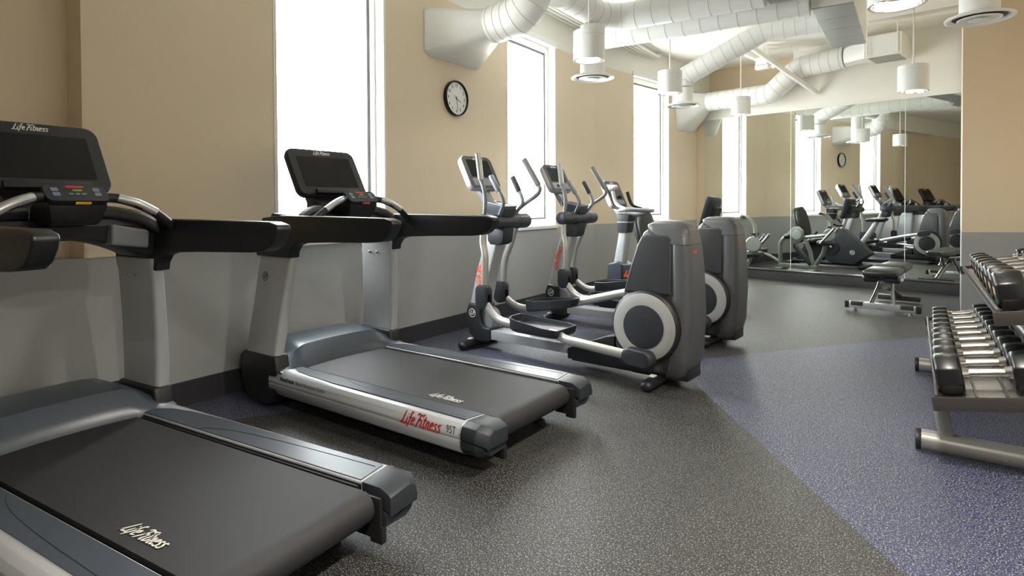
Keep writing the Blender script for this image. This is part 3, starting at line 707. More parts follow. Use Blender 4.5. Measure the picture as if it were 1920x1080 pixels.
# ------------------------------------------------------------------ upright bike (local: X toward the window wall)
def make_upright_bike(x, y, deg):
    t = thing('upright_bike', 'upright exercise bike with silver stem and black saddle, beyond the ellipticals', 'exercise bike', (x, y, 0), deg)
    build('base_beam', MB().box((-.52, -.05, .045), (.58, .05, .11)), 'charcoal_plastic', t, bevel=.012)
    for l in (.56, -.56):
        build('stabilizer', MB().tube([(l, -.28, .035), (l, -.26, .035), (l, .26, .035), (l, .28, .035)], [.022, .032, .032, .022], 14), 'black_plastic', t)
    sh = [(.545, .08), (.555, .30), (.535, .455), (.44, .475), (.30, .478), (.12, .455), (-.06, .40), (-.12, .30), (-.10, .16), (.0, .075)]
    body = build('body_shell', MB().prism(sh, -.105, .105, 'y'), 'charcoal_plastic', t, bevel=.02, seg=3)
    lettering('LifeFitness', .075, (.24, .1065, .375), (-1, 0, 0), (0, 0, 1), 'orange_ink', body, shear=.35, bold=.0015, width=.29)
    build('front_cowl', MB().prism([(.40, .07), (.40, .47), (.46, .50), (.57, .47), (.585, .30), (.57, .08)], -.115, .115, 'y'), 'slate_plastic', t, bevel=.02, seg=3)
    for s in (1, -1):
        cd = build('crank_disc', MB().lathe([(.12, .10 * s), (.12, .116 * s), (.05, .122 * s)], (.08, 0, .29), 'y', 28), 'black_plastic', t)
        build('crank_arm', MB().tube([(.08, .125 * s, .29), (.08 + .12 * s, .14 * s, .29 - .11 * s)], .014, 10), 'chrome', cd)
        build('pedal', MB().box((.03 + .12 * s, (.15 if s > 0 else -.25), .165 - .11 * s + .11), (.13 + .12 * s, (.25 if s > 0 else -.15), .19 - .11 * s + .11)), 'rubber_black', t, bevel=.008)
    def rg(l0, l1, w, z): return [(p[0], p[1], z) for p in rrect(l1 - l0, w, .03, 4, (l0 + l1) / 2, 0)]
    build('stem', MB().loft([rg(.42, .545, .115, .44), rg(.385, .495, .11, .70), rg(.37, .475, .105, .84)]), 'silver_paint', t, smooth=50)
    cl = build('stem_collar', MB().loft([rg(.355, .49, .125, .80), rg(.34, .49, .14, .90), rg(.325, .50, .16, .985), rg(.34, .49, .14, 1.0)]), 'charcoal_plastic', t, smooth=50)
    build('collar_band', MB().loft([rg(.338, .492, .146, .905), rg(.336, .494, .15, .918)]), 'silver_paint', cl)
    hb = build('handlebar', MB().tube([(.40, -.17, 1.035), (.30, -.20, 1.045), (.17, -.13, 1.035), (.14, 0, 1.03), (.17, .13, 1.035), (.30, .20, 1.045), (.40, .17, 1.035)], .021, 12, sub=5), 'grey_plastic', t)
    for s in (1, -1):
        build('bar_grip', MB().tube([(.32, .19 * s, 1.05), (.42, .175 * s, 1.09), (.455, .17 * s, 1.15), (.48, .165 * s, 1.235)], .018, 12, sub=4), 'silver_metal' if s > 0 else 'charcoal_plastic', hb)
    build('bar_support', MB().tube([(.40, 0, .98), (.26, 0, 1.0), (.15, 0, 1.025)], [.035, .03, .025], 12), 'grey_plastic', t)
    nk = [[(.40, -.05, .98), (.40, .05, .98), (.49, .05, .98), (.49, -.05, .98)], [(.50, -.06, 1.07), (.50, .06, 1.07), (.56, .06, 1.08), (.56, -.06, 1.08)], [(.56, -.06, 1.17), (.56, .06, 1.17), (.595, .06, 1.17), (.595, -.06, 1.17)]]
    build('console_neck', MB().loft(nk), 'silver_paint', t, bevel=.012)
    con, c, xd, upv, nz, h = console(t, .47, 1.065, .60, 1.355, .335, .06, 'silver_paint', 'charcoal_plastic', (.245, .160), .03, .09)
    q = c - upv * .095 + nz * .001
    build('button_panel', MB().loft([[q + xd * p[0] + upv * p[1] for p in rrect(.25, .05, .01, 3)], [q + xd * p[0] + upv * p[1] + nz * .0018 for p in rrect(.25, .05, .01, 3)]]), 'grey_plastic', con, smooth=0)
    build('seat_post', MB().tube([(-.10, 0, .36), (-.27, 0, .62), (-.35, 0, .77)], [.05, .046, .04], 14), 'silver_paint', t)
    sd = [(-.33, .0, .785, .05), (-.20, .0, .80, .045), (-.10, 0, .79, .03)]
    rings = []
    for l, w, z, hh in ((-.50, .11, .815, .035), (-.47, .135, .815, .05), (-.40, .13, .812, .055), (-.33, .085, .81, .05), (-.24, .05, .808, .045), (-.18, .035, .80, .035), (-.165, .02, .798, .02)):
        rings.append([(l, w * math.cos(a), z + hh * math.sin(a) * (.55 if math.sin(a) > 0 else 1)) for a in [2 * PI * k / 14 for k in range(14)]])
    build('saddle', MB().loft(rings), 'vinyl_black', t, smooth=60)
make_upright_bike(-2.13, 5.90, 176)

# ------------------------------------------------------------------ recumbent bike (local: X into the room, rider sits toward the window)
def make_recumbent(x, y, deg):
    t = thing('recumbent_bike', 'recumbent exercise bike with black bucket seat between upright bike and corner machine', 'exercise bike', (x, y, 0), deg)
    build('base_beam', MB().tube([(-.70, 0, .075), (-.3, 0, .07), (.45, 0, .075)], .04, 12, flat=1.5), 'charcoal_plastic', t)
    for l in (.50, -.70):
        build('stabilizer', MB().tube([(l, -.26, .035), (l, -.24, .035), (l, .24, .035), (l, .26, .035)], [.022, .033, .033, .022], 14), 'black_plastic', t)
    sh = [(.60, .235), (.615, .27), (.18, .665), (.10, .665), (.02, .60), (-.10, .47), (-.155, .36), (-.155, .25), (-.10, .13), (.02, .075), (.36, .062)]
    body = build('body_shell', MB().prism(sh, -.10, .10, 'y'), 'charcoal_plastic', t, bevel=.02, seg=3)
    for s in (1, -1):
        emblem((.34, .1012 * s, .27), (-s, 0, 0), (0, 0, 1), .038, 'white_ink', body)
        cd = build('crank_disc', MB().lathe([(.13, .095 * s), (.13, .108 * s), (.05, .114 * s)], (.0, 0, .335), 'y', 28), 'black_plastic', t)
        build('crank_arm', MB().tube([(0, .118 * s, .335), (-.06 * s, .13 * s, .335 + .15 * s)], [.03, .014], 10), 'chrome', cd)
        build('pedal', MB().box((-.06 * s - .05, .14 if s > 0 else -.24, .325 + .15 * s), (-.06 * s + .05, .24 if s > 0 else -.14, .35 + .15 * s)), 'rubber_black', t, bevel=.008)
    build('console_mast', MB().tube([(.13, 0, .63), (.19, 0, .80), (.23, 0, .98)], [.048, .04, .035], 14, flat=.7), 'silver_paint', t)
    for s in (1, -1):
        build('front_handle', MB().tube([(.16, .02 * s, .72), (.13, .13 * s, .715), (.06, .185 * s, .75), (-.01, .17 * s, .83)], .017, 10, sub=4), 'rubber_black', t)
    up = Vector((.10, 0, .345)); h = up.length; up.normalize(); xd = Vector((0, -1, 0)); nz = Vector((-up.z, 0, up.x)); c = Vector((.205, 0, 1.015))
    def ring(ww, hh, r, d): return [c + xd * p[0] + up * p[1] + nz * d for p in rrect(ww, hh, r, 6)]
    con = build('console', MB().loft([ring(.24, h * .78, .04, -.075), ring(.30, h * .93, .05, -.06), ring(.335, h, .05, -.02), ring(.33, h * .985, .05, 0)]), 'charcoal_plastic', t, smooth=50)
    build('screen', MB().loft([[p + up * .03 for p in ring(.245, .16, .006, .0)], [p + up * .03 for p in ring(.245, .16, .006, .002)]]), 'screen_glass', con, smooth=0)
    build('rear_mount', MB().loft([ring(.17, .14, .03, -.11), ring(.19, .17, .035, -.07)]), 'black_plastic', con, smooth=50)
    # seat
    build('seat_carriage', MB().prism([(-.62, .10), (-.20, .10), (-.14, .38), (-.46, .40)], -.06, .06, 'y'), 'charcoal_plastic', t, bevel=.012)
    build('seat_cushion', MB().loft([[(l, p[0], z0 + p[1]) for p in rrect(w, .085, .035, 5)] for l, w, z0 in ((-.50, .36, .44), (-.46, .42, .44), (-.25, .42, .445), (-.12, .38, .455), (-.09, .32, .45))]), 'vinyl_black', t, smooth=60)
    bk = []
    for f, w in ((0, .26), (.04, .33), (.3, .40), (.7, .38), (.92, .30), (1.0, .20)):
        b0 = Vector((-.47, 0, .53)) + Vector((-.13, 0, .50)) * f
        bn = Vector((.967, 0, .255))
        bk.append([b0 + Vector((0, p[0], 0)) + bn * p[1] for p in rrect(w, .09, .04, 4)])
    bs = build('backrest', MB().loft(bk), 'vinyl_black', t, smooth=60)
    bk2 = []
    for f, w in ((.05, .22), (.1, .30), (.5, .36), (.85, .31), (.97, .2)):
        b0 = Vector((-.525, 0, .515)) + Vector((-.13, 0, .50)) * f; bn = Vector((.967, 0, .255))
        bk2.append([b0 + Vector((0, p[0], 0)) + bn * p[1] for p in rrect(w, .05, .022, 4)])
    build('backrest_shell', MB().loft(bk2), 'grey_shell', bs, smooth=60)
    for s in (1, -1):
        sh_ = build('seat_handle', MB().tube([(-.45, .05 * s, .40), (-.42, .24 * s, .40), (-.32, .27 * s, .45), (-.17, .27 * s, .60)], .016, 10, sub=4), 'arm_metal', t)
        build('hand_grip', MB().tube([(-.26, .27 * s, .508), (-.16, .27 * s, .61)], .021, 10), 'rubber_black', sh_)
make_recumbent(-2.10, 6.72, -5)

# ------------------------------------------------------------------ corner machine with counterweight cam
def make_corner_machine(x, y, deg):
    t = thing('ab_machine', 'grey abdominal machine with round cam plate and twin handles by the mirror corner', 'gym machine', (x, y, 0), deg)
    bf = build('base_frame', MB().box((-.48, -.05, .03), (.14, .05, .105)), 'sage_metal', t, bevel=.015)
    for l in (-.44, .08):
        build('base_foot', MB().box((l - .05, -.16, .0), (l + .05, .16, .035)), 'sage_metal', bf, bevel=.01)
    build('rear_post', MB().tube([(-.46, 0, .09), (-.46, 0, .36), (-.45, 0, .45), (-.40, 0, .52), (-.34, 0, .55)], .034, 14, sub=5), 'sage_metal', t)
    build('post_joint', MB().lathe([(.042, -.05), (.047, -.04), (.047, .04), (.042, .05)], (-.34, 0, .55), 'x', 16), 'rubber_black', t)
    cam_ = build('cam_plate', MB().prism([(-.36, .46), (-.28, .42), (-.16, .44), (-.08, .54), (-.09, .66), (-.16, .72), (-.24, .715), (-.37, .58)], -.03, .03, 'y'), 'sage_metal', t, bevel=.012)
    build('cam_hub', MB().lathe([(.07, -.045), (.075, -.035), (.075, .035), (.07, .045)], (-.18, 0, .58), 'y', 20), 'silver_paint', cam_)
    build('back_pad', MB().loft([[(-.22 + .26 * f, p[0], .40 - .29 * f + p[1]) for p in rrect(.16, .07, .03, 4)] for f in (0, .1, .9, 1)]), 'vinyl_black', t, smooth=60)
    build('column', MB().tube([(.06, 0, .09), (.02, 0, .32), (-.06, 0, .52)], .032, 12), 'sage_metal', t)
    build('cross_bar', MB().tube([(-.06, .0, .55), (.14, .06, .57), (.34, .09, .60)], .026, 12), 'sage_metal', t)
    build('pulley', MB().lathe([(.085, -.03), (.095, -.02), (.095, .02), (.085, .03)], (.34, .06, .60), 'y', 24), 'sage_metal', t)
    build('lever_arm', MB().tube([(.33, .06, .63), (.36, .06, .72), (.35, .06, .83), (.28, .06, .92), (.19, .06, .945)], .026, 12, sub=5), 'sage_metal', t)
    for l, z in ((.36, .725), (.22, .935)):
        build('lever_peg', MB().tube([(l, -.02, z), (l, .16, z)], .016, 10), 'rubber_black', t)
    for w in (.06, .24):
        hd = build('handle_bar', MB().tube([(.26, w, .47), (.34, w, .56), (.46, w, .705)], .019, 10), 'chrome', t)
        build('handle_cap', MB().sphere((.463, w, .709), .023), 'grey_plastic', hd)
    build('seat_pad', MB().loft([[(p[0] + .30, p[1] + .10, z) for p in rrect(.24 * k, .26 * k, .07, 5)] for z, k in ((.445, .92), (.455, 1.0), (.495, 1.0), (.51, .9))]), 'vinyl_black', t, smooth=60)
    build('seat_post', MB().tube([(.29, .10, .45), (.24, .06, .30), (.10, 0, .09)], .032, 12), 'sage_metal', t)
    build('shin_beam', MB().tube([(-.44, 0, .10), (-.62, .0, .20), (-.78, .0, .25)], .028, 10, sub=4), 'sage_metal', t)
    build('shin_pad', MB().tube([(-.80, -.18, .29), (-.80, -.16, .29), (-.80, .14, .29), (-.80, .16, .29)], [.04, .055, .055, .04], 14), 'vinyl_black', t)
make_corner_machine(-1.98, 7.72, -8)

# ------------------------------------------------------------------ adjustable bench
def make_bench(x, y, deg):
    t = thing('weight_bench', 'black adjustable weight bench with chrome T foot in front of the mirror', 'bench', (x, y, 0), deg)
    def rg(l, w, z0, z1, r): return [(l, p[0], (z0 + z1) / 2 + p[1]) for p in rrect(w, z1 - z0, r, 5)]
    build('seat_pad', MB().loft([rg(-.145, .27, .385, .425, .018), rg(-.13, .295, .372, .44, .028), (rg(.10, .30, .372, .445, .028)), rg(.27, .29, .372, .445, .028), rg(.285, .26, .385, .432, .02)]), 'vinyl_black', t, smooth=50)
    build('back_pad', MB().loft([rg(.305, .26, .385, .432, .02), rg(.32, .285, .372, .447, .028), rg(.70, .27, .372, .447, .028), rg(.95, .24, .372, .447, .028), rg(1.03, .16, .385, .435, .02)]), 'vinyl_black', t, smooth=50)
    ff = build('front_foot', MB().box((-.035, -.29, .035), (.035, .29, .10)), 'silver_metal', t, bevel=.01)
    for s in (1, -1):
        build('foot_cap', MB().box((-.037, s * .285, .033), (.037, s * .325, .102)), 'rubber_black', ff, bevel=.006)
        build('foot_sleeve', MB().box((-.038, s * .16, .06), (.038, s * .27, .104)), 'tray_dark', ff, bevel=.006)
        build('levelling_foot', MB().lathe([(.025, 0), (.025, .02), (.012, .024), (.012, .05)], (-.02, s * .24, 0), n=12), 'chrome', ff)
        build('front_leg', MB().tube([(.0, s * .10, .08), (.10, s * .075, .18), (.16, s * .06, .25), (.22, s * .05, .36)], .028, 10, sub=3, flat=.6), 'steel_worn', t)
    build('main_beam', MB().tube([(.15, 0, .25), (.45, 0, .20), (.85, 0, .08), (.95, 0, .06)], .03, 10, sub=3), 'steel_worn', t)
    build('rear_foot', MB().box((.88, -.20, .02), (.95, .20, .075)), 'tray_dark', t, bevel=.008)
    build('seat_bracket', MB().prism([(-.08, .375), (.0, .33), (.22, .30), (.25, .375)], -.05, .05, 'y'), 'tray_dark', t, bevel=.006)
    build('adjuster_arc', MB().tube([(.34, .06, .37), (.36, .06, .29), (.45, .06, .22), (.56, .06, .20)], .016, 8, sub=4), 'chrome', t)
    build('back_strut', MB().tube([(.62, 0, .37), (.52, 0, .20)], .02, 10), 'steel_worn', t)
    build('pull_knob', MB().tube([(.18, -.14, .33), (.30, -.02, .32)], [.02, .014], 10), 'chrome', t)
    for s in (1, -1):
        build('roller_pad', MB().tube([(-.04, s * .02, .345), (-.04, s * .04, .345), (-.04, s * .145, .345), (-.04, s * .16, .345)], [.02, .036, .036, .02], 14), 'vinyl_black', t)
make_bench(-.26, 6.955, 82)

# ------------------------------------------------------------------ dumbbell rack and dumbbells
RK = thing('dumbbell_rack', 'grey two tier dumbbell rack on tubular feet along the right wall', 'rack', (0.0, 0, 0))
def tray(xf, zf, y0, y1, depth, tilt):
    ca, sa = math.cos(tilt), math.sin(tilt)
    ax = Vector((ca, 0, sa)); az = Vector((-sa, 0, ca)); o = Vector((xf, y0, zf))
    tr_ = build('tray', MB().obox(o, ax * depth, (0, y1 - y0, 0), az * -.006), 'tray_steel', RK, smooth=0)
    for k, m in ((.008, 'tray_dark'), (depth - .004, 'tray_dark')):
        build('tray_edge', MB().obox(o + ax * (k - .008), ax * .012, (0, y1 - y0, 0), az * .03), m, tr_, bevel=.003)
    for k in (.132, depth - .142):
        build('saddle_rail', MB().obox(o + ax * k, ax * .008, (0, y1 - y0, 0), az * .022), 'tray_dark', tr_, smooth=0)
    for yy in (y0 - .006, y1):
        lp = [o + ax * -.012, o + ax * (depth + .012), o + ax * (depth + .012) + az * .034, o + ax * -.012 + az * .034, ]
        build('tray_lip', MB().obox(Vector((xf, yy, zf)) + ax * -.014 - az * .035, ax * (depth + .028), (0, .006, 0), az * .055), 'tray_dark', tr_, bevel=.003)
    return ax, az
LT = .17
la, lz = tray(.078, .297, 2.93, 4.93, .37, LT)
ua, uz = tray(.268, .660, 2.93, 4.93, .40, LT)
for yy in (3.19, 4.66):
    f = build('floor_tube', MB().tube([(.03, yy, .052), (.82, yy - .04, .052)], .045, 18), 'rack_grey', RK)
    build('tube_cap', MB().lathe([(.030, 0), (.047, .004), (.047, .022), (.0455, .024)], (.008, yy + .001, .052), 'x', 18), 'rubber_black', f)
    build('lower_post', MB().tube([(.125, yy, .08), (.112, yy, .14), (.105, yy, .20), (.12, yy, .235), (.14, yy, .268)], .029, 14, sub=4), 'rack_grey', RK)
    build('main_upright', MB().tube([(.62, yy, .06), (.52, yy, .40), (.465, yy, .60), (.455, yy, .668)], .042, 14, sub=4, flat=.7), 'rack_grey', RK)
build('cross_tube', MB().tube([(.50, 3.19, .40), (.50, 4.66, .40)], .03, 12), 'rack_grey', RK)

def make_dumbbell(o, ax, az, length, hr, label, grp):
    # lies across the tray: handle along ax
    t = thing('dumbbell', label, 'dumbbell', o, 0, grp)
    X = Vector(ax); Zz = Vector(az); Yv = Vector((0, 1, 0))
    hl = length * .5; hw = length * .27
    def ring(d, r, k=12):
        pts = []
        for i in range(k):
            a = 2 * PI * (i + .5) / k
            pts.append(X * d + (Yv * math.cos(a) + Zz * math.sin(a)) * r * (1.0 if k != 12 else 1.0))
        return pts
    hd = build('handle', MB().loft([ring(-hl + hw * .5, .0165, 14), ring(0, .0185, 14), ring(hl - hw * .5, .0165, 14)]), 'steel_worn', t, smooth=50)
    for s in (1, -1):
        n = 8
        def hring(d, r):
            return [X * d * s + (Yv * math.cos(2 * PI * (i + .5) / n) * .88 + Zz * math.sin(2 * PI * (i + .5) / n)) * r for i in range(n)]
        he = build('head', MB().loft([hring(hl - hw, hr * .86), hring(hl - hw * .92, hr * .98), hring(hl - hw * .5, hr * 1.04), hring(hl - hw * .1, hr * .98), hring(hl, hr * .84)]), 'urethane', t, bevel=.006, seg=2, smooth=30)
        build('collar', MB().loft([ring((hl - hw - .022) * s, .021, 14), ring((hl - hw + .004) * s, .027, 14)]), 'chrome', hd, smooth=50)
        if s == -1:
            build('weight_mark', MB().loft([[X * -(hl + .0006) + Yv * p[0] + Zz * p[1] for p in rrect(hr * .8, hr * .34, .006, 3)], [X * -(hl - .002) + Yv * p[0] + Zz * p[1] for p in rrect(hr * .8, hr * .34, .006, 3)]]), 'gold_ink', he, smooth=0)
    return t
ordn = ['largest', 'second largest', 'third largest', 'fourth largest', 'fifth largest', 'sixth largest', 'seventh largest', 'third smallest', 'second smallest', 'smallest']
ylow = [3.04, 3.235, 3.43, 3.62, 3.81, 4.0, 4.19, 4.38, 4.57, 4.76]
for i, yy in enumerate(ylow):
    r = .086 - .0032 * i; ln = .345 - .006 * i
    o = Vector((.078, yy, .297)) + la * .185 + lz * (r * .965 + .005)
    make_dumbbell(o, la, lz, ln, r, 'black rubber dumbbell with chrome handle, %s on the lower rack tray' % ordn[i], 'dumbbells on the lower tray')
ordu = ['largest', 'second largest', 'third largest', 'fourth largest', 'fifth largest', 'third smallest', 'second smallest', 'smallest']
for i in range(8):
    yy = 3.06 + i * .235; r = .082 - .0036 * i; ln = .36 - .007 * i
    o = Vector((.268, yy, .660)) + ua * .195 + uz * (r * .965 + .005)
    make_dumbbell(o, ua, uz, ln, r, 'black rubber dumbbell with steel handle, %s on the upper rack tray' % ordu[i], 'dumbbells on the upper tray')

# ------------------------------------------------------------------ wall clock
def make_clock():
    c = F1(4.049, 0, 2.030)
    t = thing('wall_clock', 'round black rimmed wall clock with white dial between the windows', 'clock', c)
    R = .155
    build('rim', MB().lathe([(R * .985, .0), (R, .012), (R, .03), (R * .95, .038), (R * .90, .030), (R * .90, .018)], (0, 0, 0), 'x', 44, cap=False), 'black_glossy', t, smooth=50)
    dial = build('dial', MB().lathe([(R * .93, .004), (R * .93, .020)], (0, 0, 0), 'x', 44), 'clock_face', t)
    xd = Vector((0, 1, 0)); yd = Vector((0, 0, 1))
    for h in range(1, 13):
        a = PI / 2 - h * PI / 6
        lettering(str(h), .036, Vector((.0205, 0, 0)) + xd * math.cos(a) * R * .70 + yd * math.sin(a) * R * .70, xd, yd, 'black_ink', dial, bold=.0004, name='numeral')
    def hand(nm, deg, ln, w, m, x):
        a = PI / 2 - math.radians(deg); d = xd * math.cos(a) + yd * math.sin(a); s = xd * math.sin(a) - yd * math.cos(a); o = Vector((x, 0, 0))
        build(nm, MB().obox(o - d * ln * .2 - s * w / 2, d * ln * 1.2, s * w, (.0012, 0, 0)), m, t, smooth=0)
    hand('hour_hand', 114, R * .45, .006, 'dark_ink', .0215); hand('minute_hand', 172, R * .68, .0045, 'dark_ink', .0232); hand('second_hand', 300, R * .3, .002, 'dark_ink', .025)
make_clock()

# ------------------------------------------------------------------ ceiling: ducts, diffusers, pendants, conduits
def fillet(path, rad, n=7):
    P = [Vector(p) for p in path]; out = [P[0]]
    for i in range(1, len(P) - 1):
        a = (P[i - 1] - P[i]); b = (P[i + 1] - P[i]); la_, lb_ = a.length, b.length; a.normalize(); b.normalize()
        ang = a.angle(b); d = min(rad / math.tan(ang / 2), la_ * .48, lb_ * .48)
        p0 = P[i] + a * d; p1 = P[i] + b * d
        for k in range(n + 1):
            t = k / n; out.append(p0 * (1 - t) ** 2 + P[i] * 2 * t * (1 - t) + p1 * t * t)
    out.append(P[-1]); return out
def duct(name, label, path, r, rad=.25, pitch=.17, first=.08, root=None, mat_='duct_white'):
    pts = fillet(path, rad)
    t = root or thing(name, label, 'duct', pts[0])
    inv = Matrix.Translation(-Vector(t.location))
    o = build('duct_tube', MB().tube(pts, r, 28), mat_, t, smooth=60); o.matrix_parent_inverse = inv
    # raised seams along the run
    seg = [(pts[i + 1] - pts[i]).length for i in range(len(pts) - 1)]; tot = sum(seg); s = first
    while s < tot - .04:
        acc = 0
        for i, l in enumerate(seg):
            if acc + l >= s:
                q = pts[i] + (pts[i + 1] - pts[i]) * ((s - acc) / l); d = (pts[i + 1] - pts[i]).normalized(); break
            acc += l
        b = build('seam_band', MB().tube([q - d * .0028, q, q + d * .0028], [r * 1.0, r * 1.022, r * 1.0], 28, cap=False), 'duct_seam_shade', t, smooth=60); b.matrix_parent_inverse = inv
        s += pitch
    return t, inv
def boot(t, inv, rect, centre, axis, r, m='duct_white'):
    # square-to-round transition: rect = four wall corners (ordered), round end of radius r at centre facing axis
    ax = Vector(axis).normalized(); c = Vector(centre); R4 = [Vector(p) for p in rect]
    n = 32; u = (R4[1] - R4[0]).normalized(); v = (R4[3] - R4[0]).normalized(); mid = sum(R4, Vector()) / 4
    hu = (R4[1] - R4[0]).length / 2; hv = (R4[3] - R4[0]).length / 2
    sq = []; rd = []
    uu = (u - ax * u.dot(ax)).normalized(); vv = (v - ax * v.dot(ax)).normalized()
    for k in range(n):
        a = 2 * PI * (k + .5) / n; ca, sa = math.cos(a), math.sin(a); q = 1 / max(abs(ca), abs(sa))
        sq.append(mid + u * ca * q * hu + v * sa * q * hv); rd.append(c + uu * ca * r + vv * sa * r)
    o = build('duct_boot', MB().loft([sq, [s_ * .5 + d * .5 for s_, d in zip(sq, rd)], rd]), m, t, smooth=30); o.matrix_parent_inverse = inv
    return o

# duct A with its wall boot between the first two windows
tA, iA = duct('flared_duct', 'round white duct rising from the flared boot above the clock', [(-2.93, 4.06, 2.60), (-2.55, 4.05, 2.64), (-2.50, 4.12, 3.22)], .152, rad=.30, pitch=.075, first=.03)
boot(tA, iA, [(WX + .004, 3.66, 2.333), (WX + .004, 4.42, 2.333), (WX + .004, 4.42, 2.735), (WX + .004, 3.66, 2.735)], (-2.93, 4.06, 2.60), (1, 0, .05), .146)
# main pair running across the room
duct('main_duct', 'thick white spiral duct crossing the room just below the ceiling', [(-2.50, 4.45, 2.90), (-2.50, 5.37, 2.90), (-1.05, 5.37, 2.885)], .126, rad=.34, pitch=.172)
duct('main_duct', 'white spiral duct running behind and below the thick ceiling duct', [(-2.72, 5.64, 2.815), (-.745, 5.64, 2.815)], .115, pitch=.165)
# branch to the far diffuser
G2 = Vector((-2.255, 6.93, 2.245))
duct('branch_duct', 'white duct sloping from the grey plenum down to the far round diffuser', [(-.745, 6.93, 2.985), (-1.36, 6.93, 2.975), (-2.255, 6.93, 2.58), (-2.255, 6.93, 2.47)], .113, rad=.30, pitch=.11)
# duct along the mirror wall
c0, c1, c2, c3, c4 = FM(.30, .2, 2.645), FM(1.22, .2, 2.645), FM(1.60, .2, 2.95), FM(2.165, .2, 2.985), FM(2.16, .2, 2.985)
tC, iC = duct('bent_duct', 'white duct bending along the wall above the mirror to the fan unit', [c0, c1, c2, c3], .14, rad=.22, pitch=.115)
boot(tC, iC, [F2(2.02, .004, 2.215), F2(2.655, .004, 2.215), F2(2.655, .004, 2.79), F2(2.02, .004, 2.79)], c0, MD, .138)
# plenum boxes
def sbox(name, label, a, b, m, sides, cat='duct box'):
    t = thing(name, label, cat, ((a[0] + b[0]) / 2, (a[1] + b[1]) / 2, a[2]))
    inv = Matrix.Translation(-Vector(t.location))
    o = build('box_shell', MB().box(a, b), sides, t, bevel=.004, seg=1); o.matrix_parent_inverse = inv
    n = 4
    for k in range(n):
        y0 = a[1] + (b[1] - a[1]) * k / n; y1 = a[1] + (b[1] - a[1]) * (k + 1) / n
        o = build('bottom_panel', MB().box((a[0] + .004, y0 + .003, a[2] - .008), (b[0] - .004, y1 - .003, a[2] + .001)), m, t, bevel=.002, seg=1); o.matrix_parent_inverse = inv
    return t
sbox('plenum_box', 'long grey sheet metal plenum box joining the ceiling ducts', (-.735, 5.63, 2.75), (-.415, 7.14, 3.20), 'duct_grey', 'duct_white')
sbox('plenum_box', 'white edged plenum box hung beside the long grey one', (-1.04, 4.55, 2.82), (-.45, 5.51, 3.20), 'duct_grey', 'duct_white')
# fan coil unit above the mirror
tF = thing('fan_coil_unit', 'white hanging fan unit with grille underneath, above the mirror', 'fan unit', FM(2.66, .3, 2.87))
iF = Matrix.Translation(-Vector(tF.location))
def fpart(nm, s0, s1, d0, d1, z0, z1, m, bev=.004):
    mb = MB(); fb(mb, FM, s0, s1, d0, d1, z0, z1); o = build(nm, mb, m, tF, bevel=bev, seg=1, smooth=0); o.matrix_parent_inverse = iF; return o
fpart('casing', 2.46, 2.86, .06, .50, 2.87, 3.13, 'white_paint')
fpart('access_panel', 2.50, 2.82, .50, .506, 2.90, 3.11, 'frame_white')
fpart('intake_grille', 2.50, 2.82, .10, .46, 2.862, 2.871, 'grille_grey')
rd = [FM(2.18, .2, 2.985) + (Zv * math.sin(a) - MN * 0 + MN * math.cos(a)) * .13 for a in [2 * PI * k / 24 for k in range(24)]]
sq = []
for k in range(24):
    a = 2 * PI * k / 24; q = 1 / max(abs(math.cos(a)), abs(math.sin(a))); sq.append(FM(2.46, .27 + math.cos(a) * q * .19, 3.0 + math.sin(a) * q * .12))
o = build('inlet_cone', MB().loft([rd, sq]), 'duct_white', tF, smooth=30); o.matrix_parent_inverse = iF
for s_ in (2.50, 2.82):
    o = build('hanger_rod', MB().tube([FM(s_, .52, 2.88), FM(s_, .52, CEIL)], .007, 8), 'white_paint', tF); o.matrix_parent_inverse = iF

# round diffusers on stub ducts
def diffuser(label, x, y, z, top, rr=.20, rs=.115):
    t = thing('round_diffuser', label, 'diffuser', (x, y, z), 0, 'round ceiling diffusers')
    build('stub_duct', MB().lathe([(rs, .03), (rs, top - z)], n=28), 'duct_white', t)
    pl = build('outer_cone', MB().lathe([(rs * .98, .045), (rr * .94, .022), (rr, .012), (rr, .006), (rr * .92, .0), (rr * .78, .018)], n=36, cap=False), 'duct_white', t)
    build('inner_throat', MB().lathe([(rr * .80, .02), (rr * .74, .034)], n=36), 'black_plastic', pl)
    build('inner_cone', MB().lathe([(rr * .64, .004), (rr * .60, -.002), (rr * .44, .014)], n=36), 'duct_white', pl)
    build('centre_cone', MB().lathe([(rr * .32, -.004), (rr * .24, -.010), (.001, -.004)], n=28), 'frame_white', pl)
diffuser('round white diffuser on a stub duct behind the pendant nearest the clock', -2.50, 5.06, 2.275, 2.765)
diffuser('round white diffuser under the sloping branch duct near the far window', -2.255, 6.93, 2.245, 2.45)
diffuser('large round white diffuser hanging above the dumbbell rack', .365, 5.20, 2.355, CEIL)

